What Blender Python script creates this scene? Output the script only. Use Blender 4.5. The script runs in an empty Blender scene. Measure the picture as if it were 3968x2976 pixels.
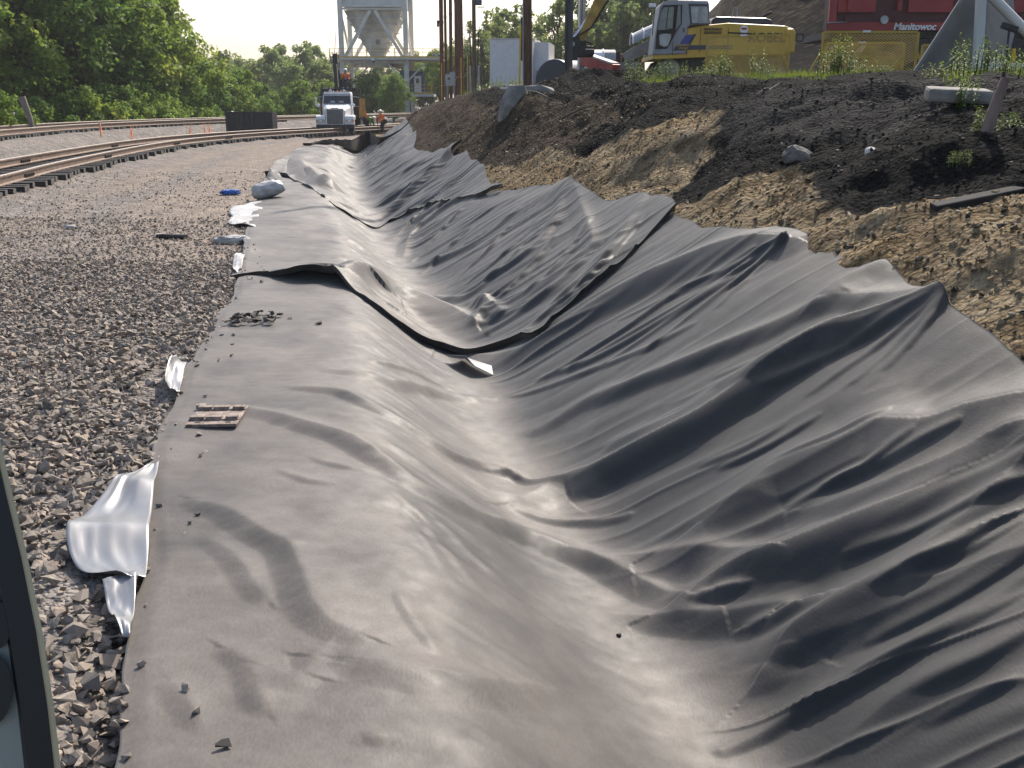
import bpy, bmesh, math, random
import numpy as np
from mathutils import Vector, Matrix

random.seed(7)
SC = bpy.context.scene
COL = SC.collection
R = math.radians

# ------------------------------------------------------------------ camera, sky, sun, exposure
CAM_H = 2.0
PITCH = math.atan(282 / 1000.0)
cam_d = bpy.data.cameras.new('camera')
cam_d.lens = 36.0 * 1000 / 1024
cam_d.sensor_width = 36.0
cam_d.clip_start = 0.05
cam_d.clip_end = 3000
cam = bpy.data.objects.new('camera', cam_d)
COL.objects.link(cam)
cam.location = (0, 0, CAM_H)
cam.rotation_euler = (math.pi / 2 - PITCH, 0, 0)
SC.camera = cam

SUN_EL = R(42)
SUN_AZ = R(20)          # to the right of straight ahead (+Y)
world = bpy.data.worlds.new('World')
SC.world = world
world.use_nodes = True
wn = world.node_tree.nodes
wl = world.node_tree.links
sky = wn.new('ShaderNodeTexSky')
sky.sky_type = 'NISHITA'
sky.sun_disc = False
sky.sun_elevation = SUN_EL
sky.sun_rotation = SUN_AZ
sky.air_density = 1.0
sky.dust_density = 2.9
sky.ozone_density = 1.2
bg = wn['Background']
bg.inputs['Strength'].default_value = 0.13
wl.new(sky.outputs[0], bg.inputs[0])

sd = bpy.data.lights.new('sun', 'SUN')
sd.energy = 3.4
sd.angle = R(0.6)
sd.color = (1.0, 0.93, 0.83)
sun = bpy.data.objects.new('sun', sd)
COL.objects.link(sun)
sv = Vector((math.sin(SUN_AZ) * math.cos(SUN_EL), math.cos(SUN_AZ) * math.cos(SUN_EL), math.sin(SUN_EL)))
sun.rotation_euler = sv.to_track_quat('Z', 'Y').to_euler()
sun.location = (0, 0, 40)

SC.view_settings.view_transform = 'Standard'
SC.view_settings.look = 'None'
SC.view_settings.gamma = 1
SC.view_settings.exposure = 0.70
SC.cycles.max_bounces = 6
SC.cycles.transparent_max_bounces = 12

# ------------------------------------------------------------------ the lie of the land (numbers in metres)
def hash2(ix, iy, seed):
    n = (ix.astype(np.int64) * 374761393 + iy.astype(np.int64) * 668265263 + seed * 974634777) & 0x7fffffff
    n = ((n ^ (n >> 13)) * 1274126177) & 0x7fffffff
    n = n ^ (n >> 16)
    return (n & 0xffff) / 65535.0

def vnoise(x, y, seed=0):
    x = np.asarray(x, float); y = np.asarray(y, float)
    ix = np.floor(x); iy = np.floor(y)
    fx = x - ix; fy = y - iy
    fx = fx * fx * fx * (fx * (fx * 6 - 15) + 10); fy = fy * fy * fy * (fy * (fy * 6 - 15) + 10)
    a = hash2(ix, iy, seed); b = hash2(ix + 1, iy, seed); c = hash2(ix, iy + 1, seed); d = hash2(ix + 1, iy + 1, seed)
    return (a + (b - a) * fx) + ((c + (d - c) * fx) - (a + (b - a) * fx)) * fy   # 0..1

def fbm(x, y, seed=0, oct=4, gain=0.5):
    s = 0; a = 1; t = 0
    for k in range(oct):
        s = s + a * (vnoise(x * 2 ** k + 13.7 * k, y * 2 ** k - 7.3 * k, seed + k) - 0.5)
        t += a; a *= gain
    return s / t * 2     # -1..1

def table(pts, lo, hi, step, win):
    xs = np.arange(lo - win, hi + win + step, step)
    p = np.array(pts, float)
    ys = np.interp(xs, p[:, 0], p[:, 1])
    # keep the end slopes
    m = (p[-1, 1] - p[-2, 1]) / (p[-1, 0] - p[-2, 0]); ys = np.where(xs > p[-1, 0], p[-1, 1] + m * (xs - p[-1, 0]), ys)
    m = (p[1, 1] - p[0, 1]) / (p[1, 0] - p[0, 0]); ys = np.where(xs < p[0, 0], p[0, 1] + m * (xs - p[0, 0]), ys)
    k = int(win / step)
    ker = np.hanning(2 * k + 3); ker /= ker.sum()
    yp = np.pad(ys, k + 1, mode='reflect', reflect_type='odd')
    return xs, np.convolve(yp, ker, mode='valid')

_vx, _vy = table([(0, 1.5), (3.5, .85), (5.2, .42), (6.9, .05), (8.9, -.28), (10.9, -.62), (15.7, -1.6), (21, -2.72), (28, -4.1), (46, -7.1), (56, -8.3), (70, -9.6), (120, -13), (300, -20)], -10, 320, .25, 3)
def xV(y): return np.interp(y, _vx, _vy)                 # the bottom of the ditch

_px, _py = table([(-300, 0), (-1.45, 0), (-1.1, -.03), (-.3, -.54), (0, -.6), (.28, -.54), (2.2, .74), (3.3, 1.45), (4.2, 1.98), (4.9, 2.2), (6, 2.3), (10, 2.4), (16, 2.55), (30, 2.8), (70, 3.2)], -60, 80, .02, .3)
def zbase(x, y):
    """smooth ditch, shoulder and bank, before lumps"""
    return np.interp(np.asarray(x) - xV(y), _px, _py)
EDGE_R = [(5.15, 2.13), (5.38, 2.16), (5.55, 2.19), (5.92, 2.31), (6.17, 2.32), (6.45, 2.39), (6.89, 2.49), (6.94, 2.37), (7.51, 2.46), (7.86, 2.51), (8.34, 2.49), (8.55, 2.40), (8.78, 2.33), (9.39, 2.32), (9.63, 2.23), (10.36, 2.35), (10.45, 2.31), (11.28, 2.44), (12.07, 2.38), (12.08, 2.47), (12.64, 2.21), (13.95, 2.26), (15.58, 2.22), (16.75, 1.99), (18.17, 1.77), (20.31, 1.99), (23.35, 2.15), (24.81, 1.94), (25.13, 2.33), (29.93, 1.83), (30.41, 1.81), (33.32, 1.82), (37.21, 2.17), (45.54, 2.50), (52.95, 2.45)]   # (y, distance right of the ditch bottom)
EDGE_L = [(2.68, -1.22), (3.23, -1.41), (3.97, -1.63), (4.86, -1.91), (5.74, -2.14), (7.48, -2.53), (8.33, -2.64), (8.92, -2.74), (10.05, -2.92), (11.89, -3.25), (16.11, -4.17), (20.67, -5.17), (26.93, -6.50), (36.86, -8.27), (47.21, -9.49), (52.07, -9.05)]   # (y, x)
EDGE_B = [(-2.46, 11.63), (-2.24, 11.68), (-2.09, 11.52), (-1.83, 11.37), (-1.53, 11.38), (-1.37, 11.02), (-1.21, 10.74), (-0.98, 10.46), (-0.62, 10.13), (-0.42, 10.23), (-0.22, 9.98), (0.04, 10.00), (0.30, 9.88), (0.48, 9.58), (0.57, 9.81), (1.31, 10.15), (2.01, 10.87), (2.21, 10.58)]   # (offset, y)
EDGE_C = [(-2.83, 26.99), (-2.21, 28.13), (-1.74, 25.94), (-1.37, 23.32), (-0.95, 20.67), (-0.48, 20.77), (-0.15, 20.51), (0.16, 21.65), (0.67, 20.95), (1.36, 19.14), (1.77, 18.10)]   # (offset, y)
EDGE_D = [(-1.59, 50.18), (-1.14, 53.22), (-0.54, 53.96), (0.15, 49.59), (0.91, 44.83), (1.88, 43.41), (2.38, 42.96)]   # (offset, y)
FOLDS = [   # (sheet, crest points x y, height, width of the steep side, width of the sunny side)
    ('A', [(-0.39, 10.02), (0.07, 9.54), (0.35, 9.44), (0.88, 9.43), (1.33, 9.24), (1.64, 9.05), (1.91, 8.75), (2.15, 8.39), (2.29, 8.06)], 0.170, 0.32, 0.32),
    ('A', [(0.25, 8.57), (0.72, 8.25), (1.29, 8.15), (1.70, 8.17), (2.05, 8.23), (2.21, 8.13)], 0.050, 0.07, 0.12),
    ('A', [(0.41, 8.49), (0.99, 8.48), (1.47, 8.53), (2.00, 8.36)], 0.045, 0.06, 0.10),
    ('A', [(0.03, 8.46), (0.50, 8.16), (1.05, 7.83), (1.42, 7.71)], 0.030, 0.06, 0.10),
    ('A', [(2.66, 5.95), (2.31, 6.56), (2.11, 6.76), (1.80, 6.87), (1.49, 7.04), (1.21, 7.18), (0.89, 7.35), (0.58, 7.51), (0.22, 7.51)], 0.100, 0.16, 0.22),
    ('A', [(2.65, 5.94), (2.24, 6.12), (1.91, 6.31), (1.60, 6.35), (1.38, 6.42), (1.13, 6.39), (0.73, 6.60)], 0.100, 0.14, 0.18),
    ('A', [(2.61, 5.93), (2.12, 6.24), (1.80, 6.29), (1.42, 6.23), (1.18, 6.21), (0.86, 6.27), (0.53, 6.33), (0.32, 6.38), (0.09, 6.12)], 0.170, 0.24, 0.30),
    ('A', [(2.59, 6.84), (2.40, 6.86), (2.22, 6.86), (2.11, 6.81)], 0.080, 0.25, 0.20),
    ('A', [(2.54, 4.55), (2.48, 4.61), (2.28, 4.79), (2.09, 4.88), (1.93, 5.08), (1.75, 5.11), (1.47, 5.24), (1.24, 5.19), (1.05, 5.15)], 0.130, 0.28, 0.30),
    ('A', [(2.45, 4.36), (2.32, 4.49), (2.08, 4.55), (1.75, 4.68), (1.51, 4.81)], 0.080, 0.14, 0.20),
    ('A', [(2.44, 4.33), (2.08, 4.41), (1.70, 4.50), (1.39, 4.57), (1.27, 4.61), (1.03, 4.68), (0.90, 4.64)], 0.130, 0.24, 0.22),
    ('A', [(2.42, 4.29), (1.98, 4.14), (1.66, 4.05), (1.42, 4.05), (1.23, 4.02), (1.12, 3.92)], 0.130, 0.18, 0.20),
    ('A', [(2.22, 3.84), (1.77, 3.84), (1.51, 3.87), (1.24, 3.93)], 0.050, 0.12, 0.20),
    ('A', [(2.14, 3.67), (1.79, 3.65), (1.56, 3.62), (1.25, 3.62), (1.04, 3.57), (0.86, 3.52)], 0.040, 0.06, 0.12),
    ('A', [(2.05, 3.46), (1.71, 3.43), (1.45, 3.41), (1.26, 3.34)], 0.040, 0.12, 0.20),
    ('A', [(0.42, 5.31), (0.85, 5.08), (1.11, 4.84), (1.27, 4.63)], 0.050, 0.20, 0.16),
    ('A', [(0.51, 4.63), (0.83, 4.53), (1.08, 4.38), (1.28, 4.26), (1.30, 4.20)], 0.050, 0.14, 0.18),
    ('A', [(0.93, 4.58), (1.14, 4.50)], 0.040, 0.06, 0.06),
    ('A', [(1.11, 4.23), (1.28, 4.17), (1.42, 4.12)], 0.060, 0.08, 0.08),
    ('A', [(-1.76, 6.33), (-1.35, 6.07), (-0.99, 5.78), (-0.74, 5.50), (-0.51, 5.32), (-0.23, 5.40), (0.13, 5.51), (0.47, 5.26), (0.80, 4.77), (0.89, 4.63)], 0.085, 0.16, 0.20),
    ('A', [(-1.51, 6.85), (-1.20, 6.78), (-0.95, 6.58), (-0.69, 6.49), (-0.44, 6.41), (-0.11, 6.61), (-0.00, 6.53)], 0.055, 0.11, 0.18),
    ('A', [(-0.14, 6.51), (-0.00, 6.58), (0.13, 6.43), (0.33, 6.37)], 0.040, 0.08, 0.08),
    ('A', [(0.03, 5.94), (0.24, 5.85), (0.37, 5.81), (0.46, 5.78), (0.70, 5.68)], 0.040, 0.07, 0.10),
    ('A', [(-1.40, 7.42), (-1.06, 7.40), (-0.74, 8.02), (-0.42, 8.43), (-0.19, 8.49)], 0.040, 0.12, 0.20),
    ('A', [(-1.13, 7.96), (-0.88, 8.40), (-0.58, 8.65)], 0.030, 0.06, 0.10),
    ('A', [(-1.58, 4.75), (-1.40, 4.63), (-1.16, 4.34), (-1.03, 4.21), (-0.92, 3.94), (-0.83, 3.68), (-0.71, 3.50), (-0.59, 3.44)], 0.042, 0.13, 0.30),
    ('A', [(-1.41, 4.31), (-1.24, 4.10), (-1.07, 3.80), (-1.01, 3.72)], 0.020, 0.09, 0.18),
    ('A', [(-1.07, 3.32), (-0.96, 3.21), (-0.87, 3.02), (-0.83, 2.95)], 0.022, 0.08, 0.20),
    ('A', [(-0.89, 3.19), (-0.77, 3.13), (-0.73, 3.27), (-0.70, 3.34)], 0.018, 0.10, 0.16),
    ('A', [(-0.56, 3.26), (-0.32, 3.22), (-0.15, 3.27), (0.11, 3.50)], 0.040, 0.16, 0.20),
    ('A', [(-0.48, 2.78), (-0.41, 2.81)], 0.012, 0.05, 0.06),
    ('A', [(-1.20, 3.10), (-1.10, 2.98), (-1.02, 2.86)], 0.015, 0.08, 0.10),
    ('B', [(-2.25, 11.38), (-1.92, 11.31), (-1.82, 12.21), (-1.59, 12.59), (-1.05, 12.47), (-0.65, 11.70), (-0.42, 11.06)], 0.300, 0.45, 0.30),
    ('B', [(-0.43, 11.12), (-0.31, 11.57), (-0.44, 12.17)], 0.120, 0.15, 0.15),
    ('B', [(-0.44, 12.17), (-0.24, 11.53), (-0.12, 10.98)], 0.100, 0.15, 0.12),
    ('B', [(-2.32, 13.13), (-2.17, 13.22), (-2.02, 13.13)], 0.040, 0.08, 0.10),
    ('B', [(-1.02, 13.20), (-0.77, 12.79), (-0.46, 12.56), (0.05, 12.97)], 0.060, 0.12, 0.20),
    ('B', [(-1.54, 15.64), (-1.29, 15.56), (-0.54, 15.06), (0.06, 15.32)], 0.070, 0.15, 0.20),
    ('B', [(-1.83, 16.77), (-1.88, 18.64), (-1.68, 19.05), (-0.97, 19.14), (-0.51, 18.43)], 0.100, 0.20, 0.20),
    ('B', [(-0.62, 12.83), (0.04, 12.65), (0.47, 13.03), (0.73, 14.53)], 0.070, 0.12, 0.25),
    ('B', [(-0.17, 11.41), (0.41, 11.13), (0.84, 11.33), (0.91, 11.48), (0.91, 12.88), (0.89, 14.22)], 0.090, 0.20, 0.20),
    ('B', [(-0.50, 11.64), (-0.08, 10.88), (0.39, 10.71), (0.94, 11.18)], 0.050, 0.10, 0.20),
    ('B', [(0.11, 9.89), (0.62, 10.40), (1.15, 10.99), (1.56, 11.98)], 0.060, 0.15, 0.20),
    ('B', [(-2.26, 18.87), (-2.08, 20.07), (-1.62, 19.83), (-1.17, 20.65), (-1.00, 21.15)], 0.100, 0.25, 0.30),
    ('C', [(-7.17, 29.37), (-7.50, 32.60), (-6.93, 33.00), (-5.41, 27.65), (-4.47, 24.71), (-3.98, 24.66), (-3.33, 23.16)], 0.200, 0.50, 0.60),
    ('C', [(-5.90, 26.99), (-5.72, 28.14), (-5.11, 27.16), (-4.48, 24.97), (-3.79, 22.79), (-3.20, 21.78)], 0.130, 0.35, 0.50),
    ('C', [(-3.11, 22.33), (-2.30, 23.76), (-1.62, 24.76), (-1.22, 25.13)], 0.250, 0.40, 0.50),
    ('C', [(-3.82, 26.66), (-3.30, 27.59), (-2.67, 27.79)], 0.100, 0.30, 0.40),
    ('C', [(-5.16, 34.79), (-4.63, 35.74), (-3.75, 34.73)], 0.120, 0.40, 0.50),
    ('C', [(-7.36, 40.41), (-6.83, 40.79), (-6.05, 39.65)], 0.100, 0.25, 0.30),
    ('C', [(-6.19, 41.90), (-5.47, 43.43), (-4.17, 40.57)], 0.120, 0.40, 0.50),
    ('A', [(2.64, 5.92), (2.16, 6.03), (1.60, 6.12)], 0.035, 0.05, 0.08),
    ('A', [(2.64, 5.92), (2.25, 5.87), (1.82, 5.78)], 0.030, 0.05, 0.08),
    ('A', [(2.64, 5.92), (2.33, 5.78), (2.00, 5.62)], 0.030, 0.05, 0.08),
    ('A', [(2.64, 5.92), (2.43, 5.76), (2.18, 5.58)], 0.035, 0.05, 0.08),
    ('A', [(2.64, 5.92), (2.09, 6.27), (1.42, 6.65)], 0.025, 0.05, 0.08),
    ('A', [(2.64, 5.92), (2.49, 5.79), (2.31, 5.64)], 0.030, 0.05, 0.08),
    ('A', [(2.21, 8.14), (1.41, 8.26), (0.51, 8.37)], 0.035, 0.04, 0.07),
    ('A', [(2.21, 8.14), (1.53, 8.09), (0.78, 8.02)], 0.030, 0.04, 0.07),
    ('A', [(2.21, 8.14), (1.66, 7.97), (1.08, 7.77)], 0.035, 0.04, 0.07),
    ('A', [(2.21, 8.14), (1.85, 8.01), (1.44, 7.85)], 0.030, 0.04, 0.07),
    ('A', [(2.21, 8.14), (1.83, 8.33), (1.38, 8.51)], 0.025, 0.04, 0.07),
    ('A', [(2.21, 8.14), (1.65, 8.46), (0.98, 8.78)], 0.030, 0.04, 0.07),
    ('A', [(2.21, 8.14), (1.93, 7.95), (1.62, 7.74)], 0.025, 0.04, 0.07),
    ('A', [(2.28, 4.16), (1.94, 4.22), (1.60, 4.33)], 0.030, 0.04, 0.07),
    ('A', [(2.23, 4.04), (1.91, 4.00), (1.60, 3.99)], 0.035, 0.04, 0.07),
    ('A', [(2.20, 3.97), (1.96, 3.96), (1.73, 3.98)], 0.030, 0.04, 0.07),
    ('A', [(2.11, 3.77), (1.82, 3.75), (1.52, 3.77)], 0.025, 0.04, 0.07),
    ('A', [(2.04, 3.61), (1.74, 3.60), (1.43, 3.62)], 0.025, 0.04, 0.07),
    ('A', [(1.95, 3.41), (1.76, 3.39), (1.57, 3.40)], 0.020, 0.04, 0.07),
    ('A', [(1.89, 3.26), (1.72, 3.24), (1.56, 3.24)], 0.020, 0.04, 0.07),
    ('A', [(2.20, 4.73), (1.92, 4.78), (1.64, 4.88)], 0.030, 0.04, 0.07),
    ('A', [(2.02, 4.84), (1.75, 4.85), (1.48, 4.91)], 0.030, 0.04, 0.07),
    ('A', [(2.01, 5.14), (1.76, 5.18), (1.51, 5.27)], 0.030, 0.04, 0.07),
    ('A', [(1.75, 5.50), (1.50, 5.51), (1.26, 5.59)], 0.030, 0.04, 0.07),
    ('A', [(1.59, 5.61), (1.38, 5.63), (1.17, 5.72)], 0.025, 0.04, 0.07),
    ('A', [(-0.67, 5.06), (-0.47, 4.81), (-0.29, 4.70)], 0.011, 0.05, 0.08),
    ('A', [(-0.57, 4.83), (-0.42, 4.45), (-0.30, 4.17)], 0.011, 0.05, 0.08),
    ('A', [(-0.49, 4.85), (-0.31, 4.46), (-0.16, 4.19)], 0.011, 0.05, 0.08),
    ('A', [(-0.41, 4.92), (-0.24, 4.69), (-0.08, 4.54)], 0.011, 0.05, 0.08),
    ('A', [(-0.48, 3.81), (-0.37, 3.58), (-0.29, 3.42)], 0.015, 0.05, 0.08),
    ('A', [(-1.13, 5.40), (-0.94, 5.29), (-0.78, 5.28)], 0.012, 0.05, 0.08),
    ('A', [(-1.28, 5.20), (-1.12, 5.08), (-0.98, 5.03)], 0.012, 0.05, 0.08),
    ('B', [(-0.39, 11.84), (0.02, 11.98), (0.44, 12.27)], 0.050, 0.06, 0.10),
    ('B', [(-0.11, 11.67), (0.21, 12.04), (0.55, 12.59)], 0.050, 0.06, 0.10),
    ('B', [(0.18, 11.15), (0.47, 11.35), (0.78, 11.69)], 0.045, 0.06, 0.10),
    ('B', [(0.41, 11.31), (0.68, 11.74), (0.97, 12.35)], 0.040, 0.06, 0.10),
    ('B', [(0.29, 10.00), (0.63, 10.13), (0.99, 10.39)], 0.050, 0.06, 0.10),
    ('B', [(0.50, 10.21), (0.86, 10.50), (1.25, 10.94)], 0.050, 0.06, 0.10),
    ('B', [(0.70, 10.05), (1.05, 10.50), (1.43, 11.11)], 0.045, 0.06, 0.10),
    ('B', [(-0.57, 13.21), (-0.20, 13.32), (0.18, 13.62)], 0.050, 0.06, 0.10),
    ('B', [(-0.66, 13.87), (-0.35, 14.16), (-0.03, 14.68)], 0.050, 0.06, 0.10),
    ('B', [(-1.65, 16.25), (-1.31, 17.21), (-0.91, 17.94)], 0.050, 0.07, 0.12),
    ('B', [(-2.00, 18.32), (-1.68, 19.17), (-1.32, 20.02)], 0.050, 0.07, 0.12),
    ('B', [(-2.22, 19.54), (-1.94, 20.20), (-1.64, 20.92)], 0.050, 0.07, 0.12),
    ('B', [(-1.39, 15.05), (-1.01, 15.76), (-0.58, 16.24)], 0.050, 0.07, 0.12),
]
# ------------------------------------------------------------------ helpers
def tag(o, label=None, cat=None, group=None, kind=None):
    if label: o['label'] = label
    if cat: o['category'] = cat
    if group: o['group'] = group
    if kind: o['kind'] = kind
    return o

def thing(name, label, cat, loc=(0, 0, 0), rotz=0.0, group=None):
    o = bpy.data.objects.new(name, None)
    o.empty_display_size = 0.2
    COL.objects.link(o)
    o.location = loc
    o.rotation_euler = (0, 0, rotz)
    return tag(o, label, cat, group)

def copy_tree(o, parent=None):
    c = o.copy(); COL.objects.link(c); c.parent = parent
    for ch in list(o.children):
        copy_tree(ch, c)
    return c

def link_mesh(name, me, mat=None, parent=None):
    o = bpy.data.objects.new(name, me)
    COL.objects.link(o)
    if mat: me.materials.append(mat)
    if parent is not None: o.parent = parent
    return o

def np_mesh(name, verts, faces, smooth=False):
    """verts (n,3), faces (m,k) arrays of one polygon size"""
    me = bpy.data.meshes.new(name)
    verts = np.asarray(verts, np.float32); faces = np.asarray(faces, np.int32)
    n, k = faces.shape
    me.vertices.add(len(verts)); me.vertices.foreach_set('co', verts.ravel())
    me.loops.add(n * k); me.loops.foreach_set('vertex_index', faces.ravel())
    me.polygons.add(n)
    me.polygons.foreach_set('loop_start', np.arange(0, n * k, k, dtype=np.int32))
    me.polygons.foreach_set('loop_total', np.full(n, k, np.int32))
    me.polygons.foreach_set('use_smooth', np.full(n, bool(smooth)))
    me.update(calc_edges=True)
    return me

def grid_faces(rows, cols):
    i = np.arange(rows - 1)[:, None] * cols + np.arange(cols - 1)[None, :]
    return np.stack([i, i + 1, i + cols + 1, i + cols], -1).reshape(-1, 4)

class MB:
    """collects simple shapes and links them as one mesh object"""
    def __init__(s): s.v = []; s.f = []; s.sm = []
    def add(s, vs, fs, smooth=False):
        b = len(s.v); s.v += [tuple(v) for v in vs]
        s.f += [tuple(b + i for i in f) for f in fs]; s.sm += [smooth] * len(fs)
        return s
    def box(s, c, d, rot=None, taper=1.0, bev=0.0):
        hx, hy, hz = d[0] / 2, d[1] / 2, d[2] / 2
        bm = bmesh.new(); bmesh.ops.create_cube(bm, size=1)
        for v in bm.verts:
            k = taper if v.co.z > 0 else 1
            v.co = Vector((v.co.x * 2 * hx * k, v.co.y * 2 * hy * k, v.co.z * 2 * hz))
        if bev: bmesh.ops.bevel(bm, geom=bm.edges[:], offset=bev, segments=2, affect='EDGES', profile=.6)
        M = (rot.to_4x4() if rot is not None else Matrix.Identity(4)); M = Matrix.Translation(c) @ M
        bm.verts.index_update()
        s.add([M @ v.co for v in bm.verts], [[v.index for v in f.verts] for f in bm.faces]); bm.free()
        return s
    def beam(s, a, b, w, h, up=(0, 0, 1)):
        a = Vector(a); b = Vector(b); d = b - a
        z = d.normalized(); u = Vector(up)
        if abs(z.dot(u)) > .99: u = Vector((1, 0, 0)) if abs(z.x) < .9 else Vector((0, 1, 0))
        x = u.cross(z).normalized(); y = z.cross(x)
        vs = []
        for p in (a, b):
            for sx, sy in ((-1, -1), (1, -1), (1, 1), (-1, 1)):
                vs.append(p + x * (sx * w / 2) + y * (sy * h / 2))
        return s.add(vs, [(3, 2, 1, 0), (4, 5, 6, 7), (0, 1, 5, 4), (1, 2, 6, 5), (2, 3, 7, 6), (3, 0, 4, 7)])
    def tube(s, pts, rad, n=8, cap=True, smooth=True):
        pts = [Vector(p) for p in pts]
        if not hasattr(rad, '__len__'): rad = [rad] * len(pts)
        vs = []; fs = []
        t0 = (pts[1] - pts[0]).normalized()
        u = Vector((0, 0, 1)) if abs(t0.z) < .9 else Vector((1, 0, 0))
        x = u.cross(t0).normalized()
        for i, p in enumerate(pts):
            t = (pts[min(i + 1, len(pts) - 1)] - pts[max(i - 1, 0)]).normalized()
            x = (x - t * x.dot(t)).normalized(); y = t.cross(x)
            for k in range(n):
                a = 2 * math.pi * k / n
                vs.append(p + (x * math.cos(a) + y * math.sin(a)) * rad[i])
        for i in range(len(pts) - 1):
            for k in range(n):
                fs.append((i * n + k, i * n + (k + 1) % n, (i + 1) * n + (k + 1) % n, (i + 1) * n + k))
        s.add(vs, fs, smooth)
        if cap:
            s.add(vs[:n], [tuple(range(n - 1, -1, -1))]); s.add(vs[-n:], [tuple(range(n))])
        return s
    def prism(s, poly, axis, lo, hi, smooth=False):
        """poly: 2-d outline; axis 'x','y' or 'z' is the extrusion direction"""
        def p3(a, b, c): return {'x': (c, a, b), 'y': (a, c, b), 'z': (a, b, c)}[axis]
        n = len(poly)
        vs = [p3(a, b, lo) for a, b in poly] + [p3(a, b, hi) for a, b in poly]
        fs = [(i, (i + 1) % n, (i + 1) % n + n, i + n) for i in range(n)]
        fs += [tuple(range(n - 1, -1, -1)), tuple(range(n, 2 * n))]
        return s.add(vs, fs, smooth)
    def loft(s, rings, cap=True, smooth=True):
        n = len(rings[0]); vs = [v for r in rings for v in r]; fs = []
        for i in range(len(rings) - 1):
            for k in range(n):
                fs.append((i * n + k, i * n + (k + 1) % n, (i + 1) * n + (k + 1) % n, (i + 1) * n + k))
        s.add(vs, fs, smooth)
        if cap:
            s.add(rings[0], [tuple(range(n - 1, -1, -1))]); s.add(rings[-1], [tuple(range(n))])
        return s
    def sphere(s, c, r, n=10, m=6):
        if not hasattr(r, '__len__'): r = (r, r, r)
        rings = []
        for i in range(m + 1):
            a = math.pi * i / m
            rr = max(math.sin(a), .02)
            rings.append([(c[0] + r[0] * rr * math.cos(2 * math.pi * k / n), c[1] + r[1] * rr * math.sin(2 * math.pi * k / n), c[2] - r[2] * math.cos(a)) for k in range(n)])
        return s.loft(rings)
    def build(s, name, mat, parent=None, loc=None, bevel=0.0):
        me = bpy.data.meshes.new(name)
        me.from_pydata(s.v, [], s.f)
        me.polygons.foreach_set('use_smooth', s.sm)
        bm = bmesh.new(); bm.from_mesh(me)
        if s.v and len(s.v) < 20000: bmesh.ops.recalc_face_normals(bm, faces=bm.faces[:])
        bm.to_mesh(me); bm.free()
        me.update()
        o = link_mesh(name, me, mat, parent)
        if loc is not None: o.location = loc
        if bevel:
            b = o.modifiers.new('bevel', 'BEVEL'); b.width = bevel; b.segments = 2; b.limit_method = 'ANGLE'
        return o

def mat(name, c1, c2=None, rough=.8, metal=0.0, spec=.5, scale=6.0, detail=5.0, bump=0.0, bscale=40.0, lo=.35, hi=.65, coords='Object', rvar=0.0, emit=None, alpha=None, trans=0.0, stretch=None, c3=None):
    m = bpy.data.materials.new(name); m.use_nodes = True
    nt = m.node_tree; N = nt.nodes; L = nt.links
    b = N['Principled BSDF']
    b.inputs['Roughness'].default_value = rough
    b.inputs['Metallic'].default_value = metal
    b.inputs['Specular IOR Level'].default_value = spec
    tc = N.new('ShaderNodeTexCoord')
    src = tc.outputs[coords]
    if stretch:
        mp = N.new('ShaderNodeMapping'); mp.inputs['Scale'].default_value = stretch; L.new(src, mp.inputs[0]); src = mp.outputs[0]
    if c2 is None: c2 = tuple(v * .8 for v in c1)
    nz = N.new('ShaderNodeTexNoise'); nz.inputs['Scale'].default_value = scale; nz.inputs['Detail'].default_value = detail
    L.new(src, nz.inputs['Vector'])
    rp = N.new('ShaderNodeValToRGB')
    rp.color_ramp.elements[0].position = lo; rp.color_ramp.elements[0].color = (*c1, 1)
    rp.color_ramp.elements[1].position = hi; rp.color_ramp.elements[1].color = (*c2, 1)
    if c3:
        e = rp.color_ramp.elements.new((lo + hi) / 2); e.color = (*c3, 1)
    L.new(nz.outputs[0], rp.inputs[0]); L.new(rp.outputs[0], b.inputs['Base Color'])
    if rvar:
        mr = N.new('ShaderNodeMapRange'); mr.inputs[3].default_value = rough - rvar; mr.inputs[4].default_value = rough + rvar
        L.new(nz.outputs[0], mr.inputs[0]); L.new(mr.outputs[0], b.inputs['Roughness'])
    if bump:
        n2 = N.new('ShaderNodeTexNoise'); n2.inputs['Scale'].default_value = bscale; n2.inputs['Detail'].default_value = 4
        L.new(src, n2.inputs['Vector'])
        bp = N.new('ShaderNodeBump'); bp.inputs['Strength'].default_value = bump; bp.inputs['Distance'].default_value = .02
        L.new(n2.outputs[0], bp.inputs['Height']); L.new(bp.outputs[0], b.inputs['Normal'])
    if emit:
        b.inputs['Emission Color'].default_value = (*emit[0], 1); b.inputs['Emission Strength'].default_value = emit[1]
    if trans: b.inputs['Transmission Weight'].default_value = trans
    return m
# ------------------------------------------------------------------ the land: gravel ground, bank, spoil heap
_rx, _ry = table(EDGE_R, 0, 60, .1, .3)
def uR(y): return np.interp(y, _rx, _ry)
_lx, _ly = table([(0, -.55)] + EDGE_L, 0, 60, .1, .25)
def xL(y): return np.interp(y, _lx, _ly)

def sstep(a, b, x):
    t = np.clip((x - a) / (b - a), 0, 1); return t * t * (3 - 2 * t)

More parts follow.
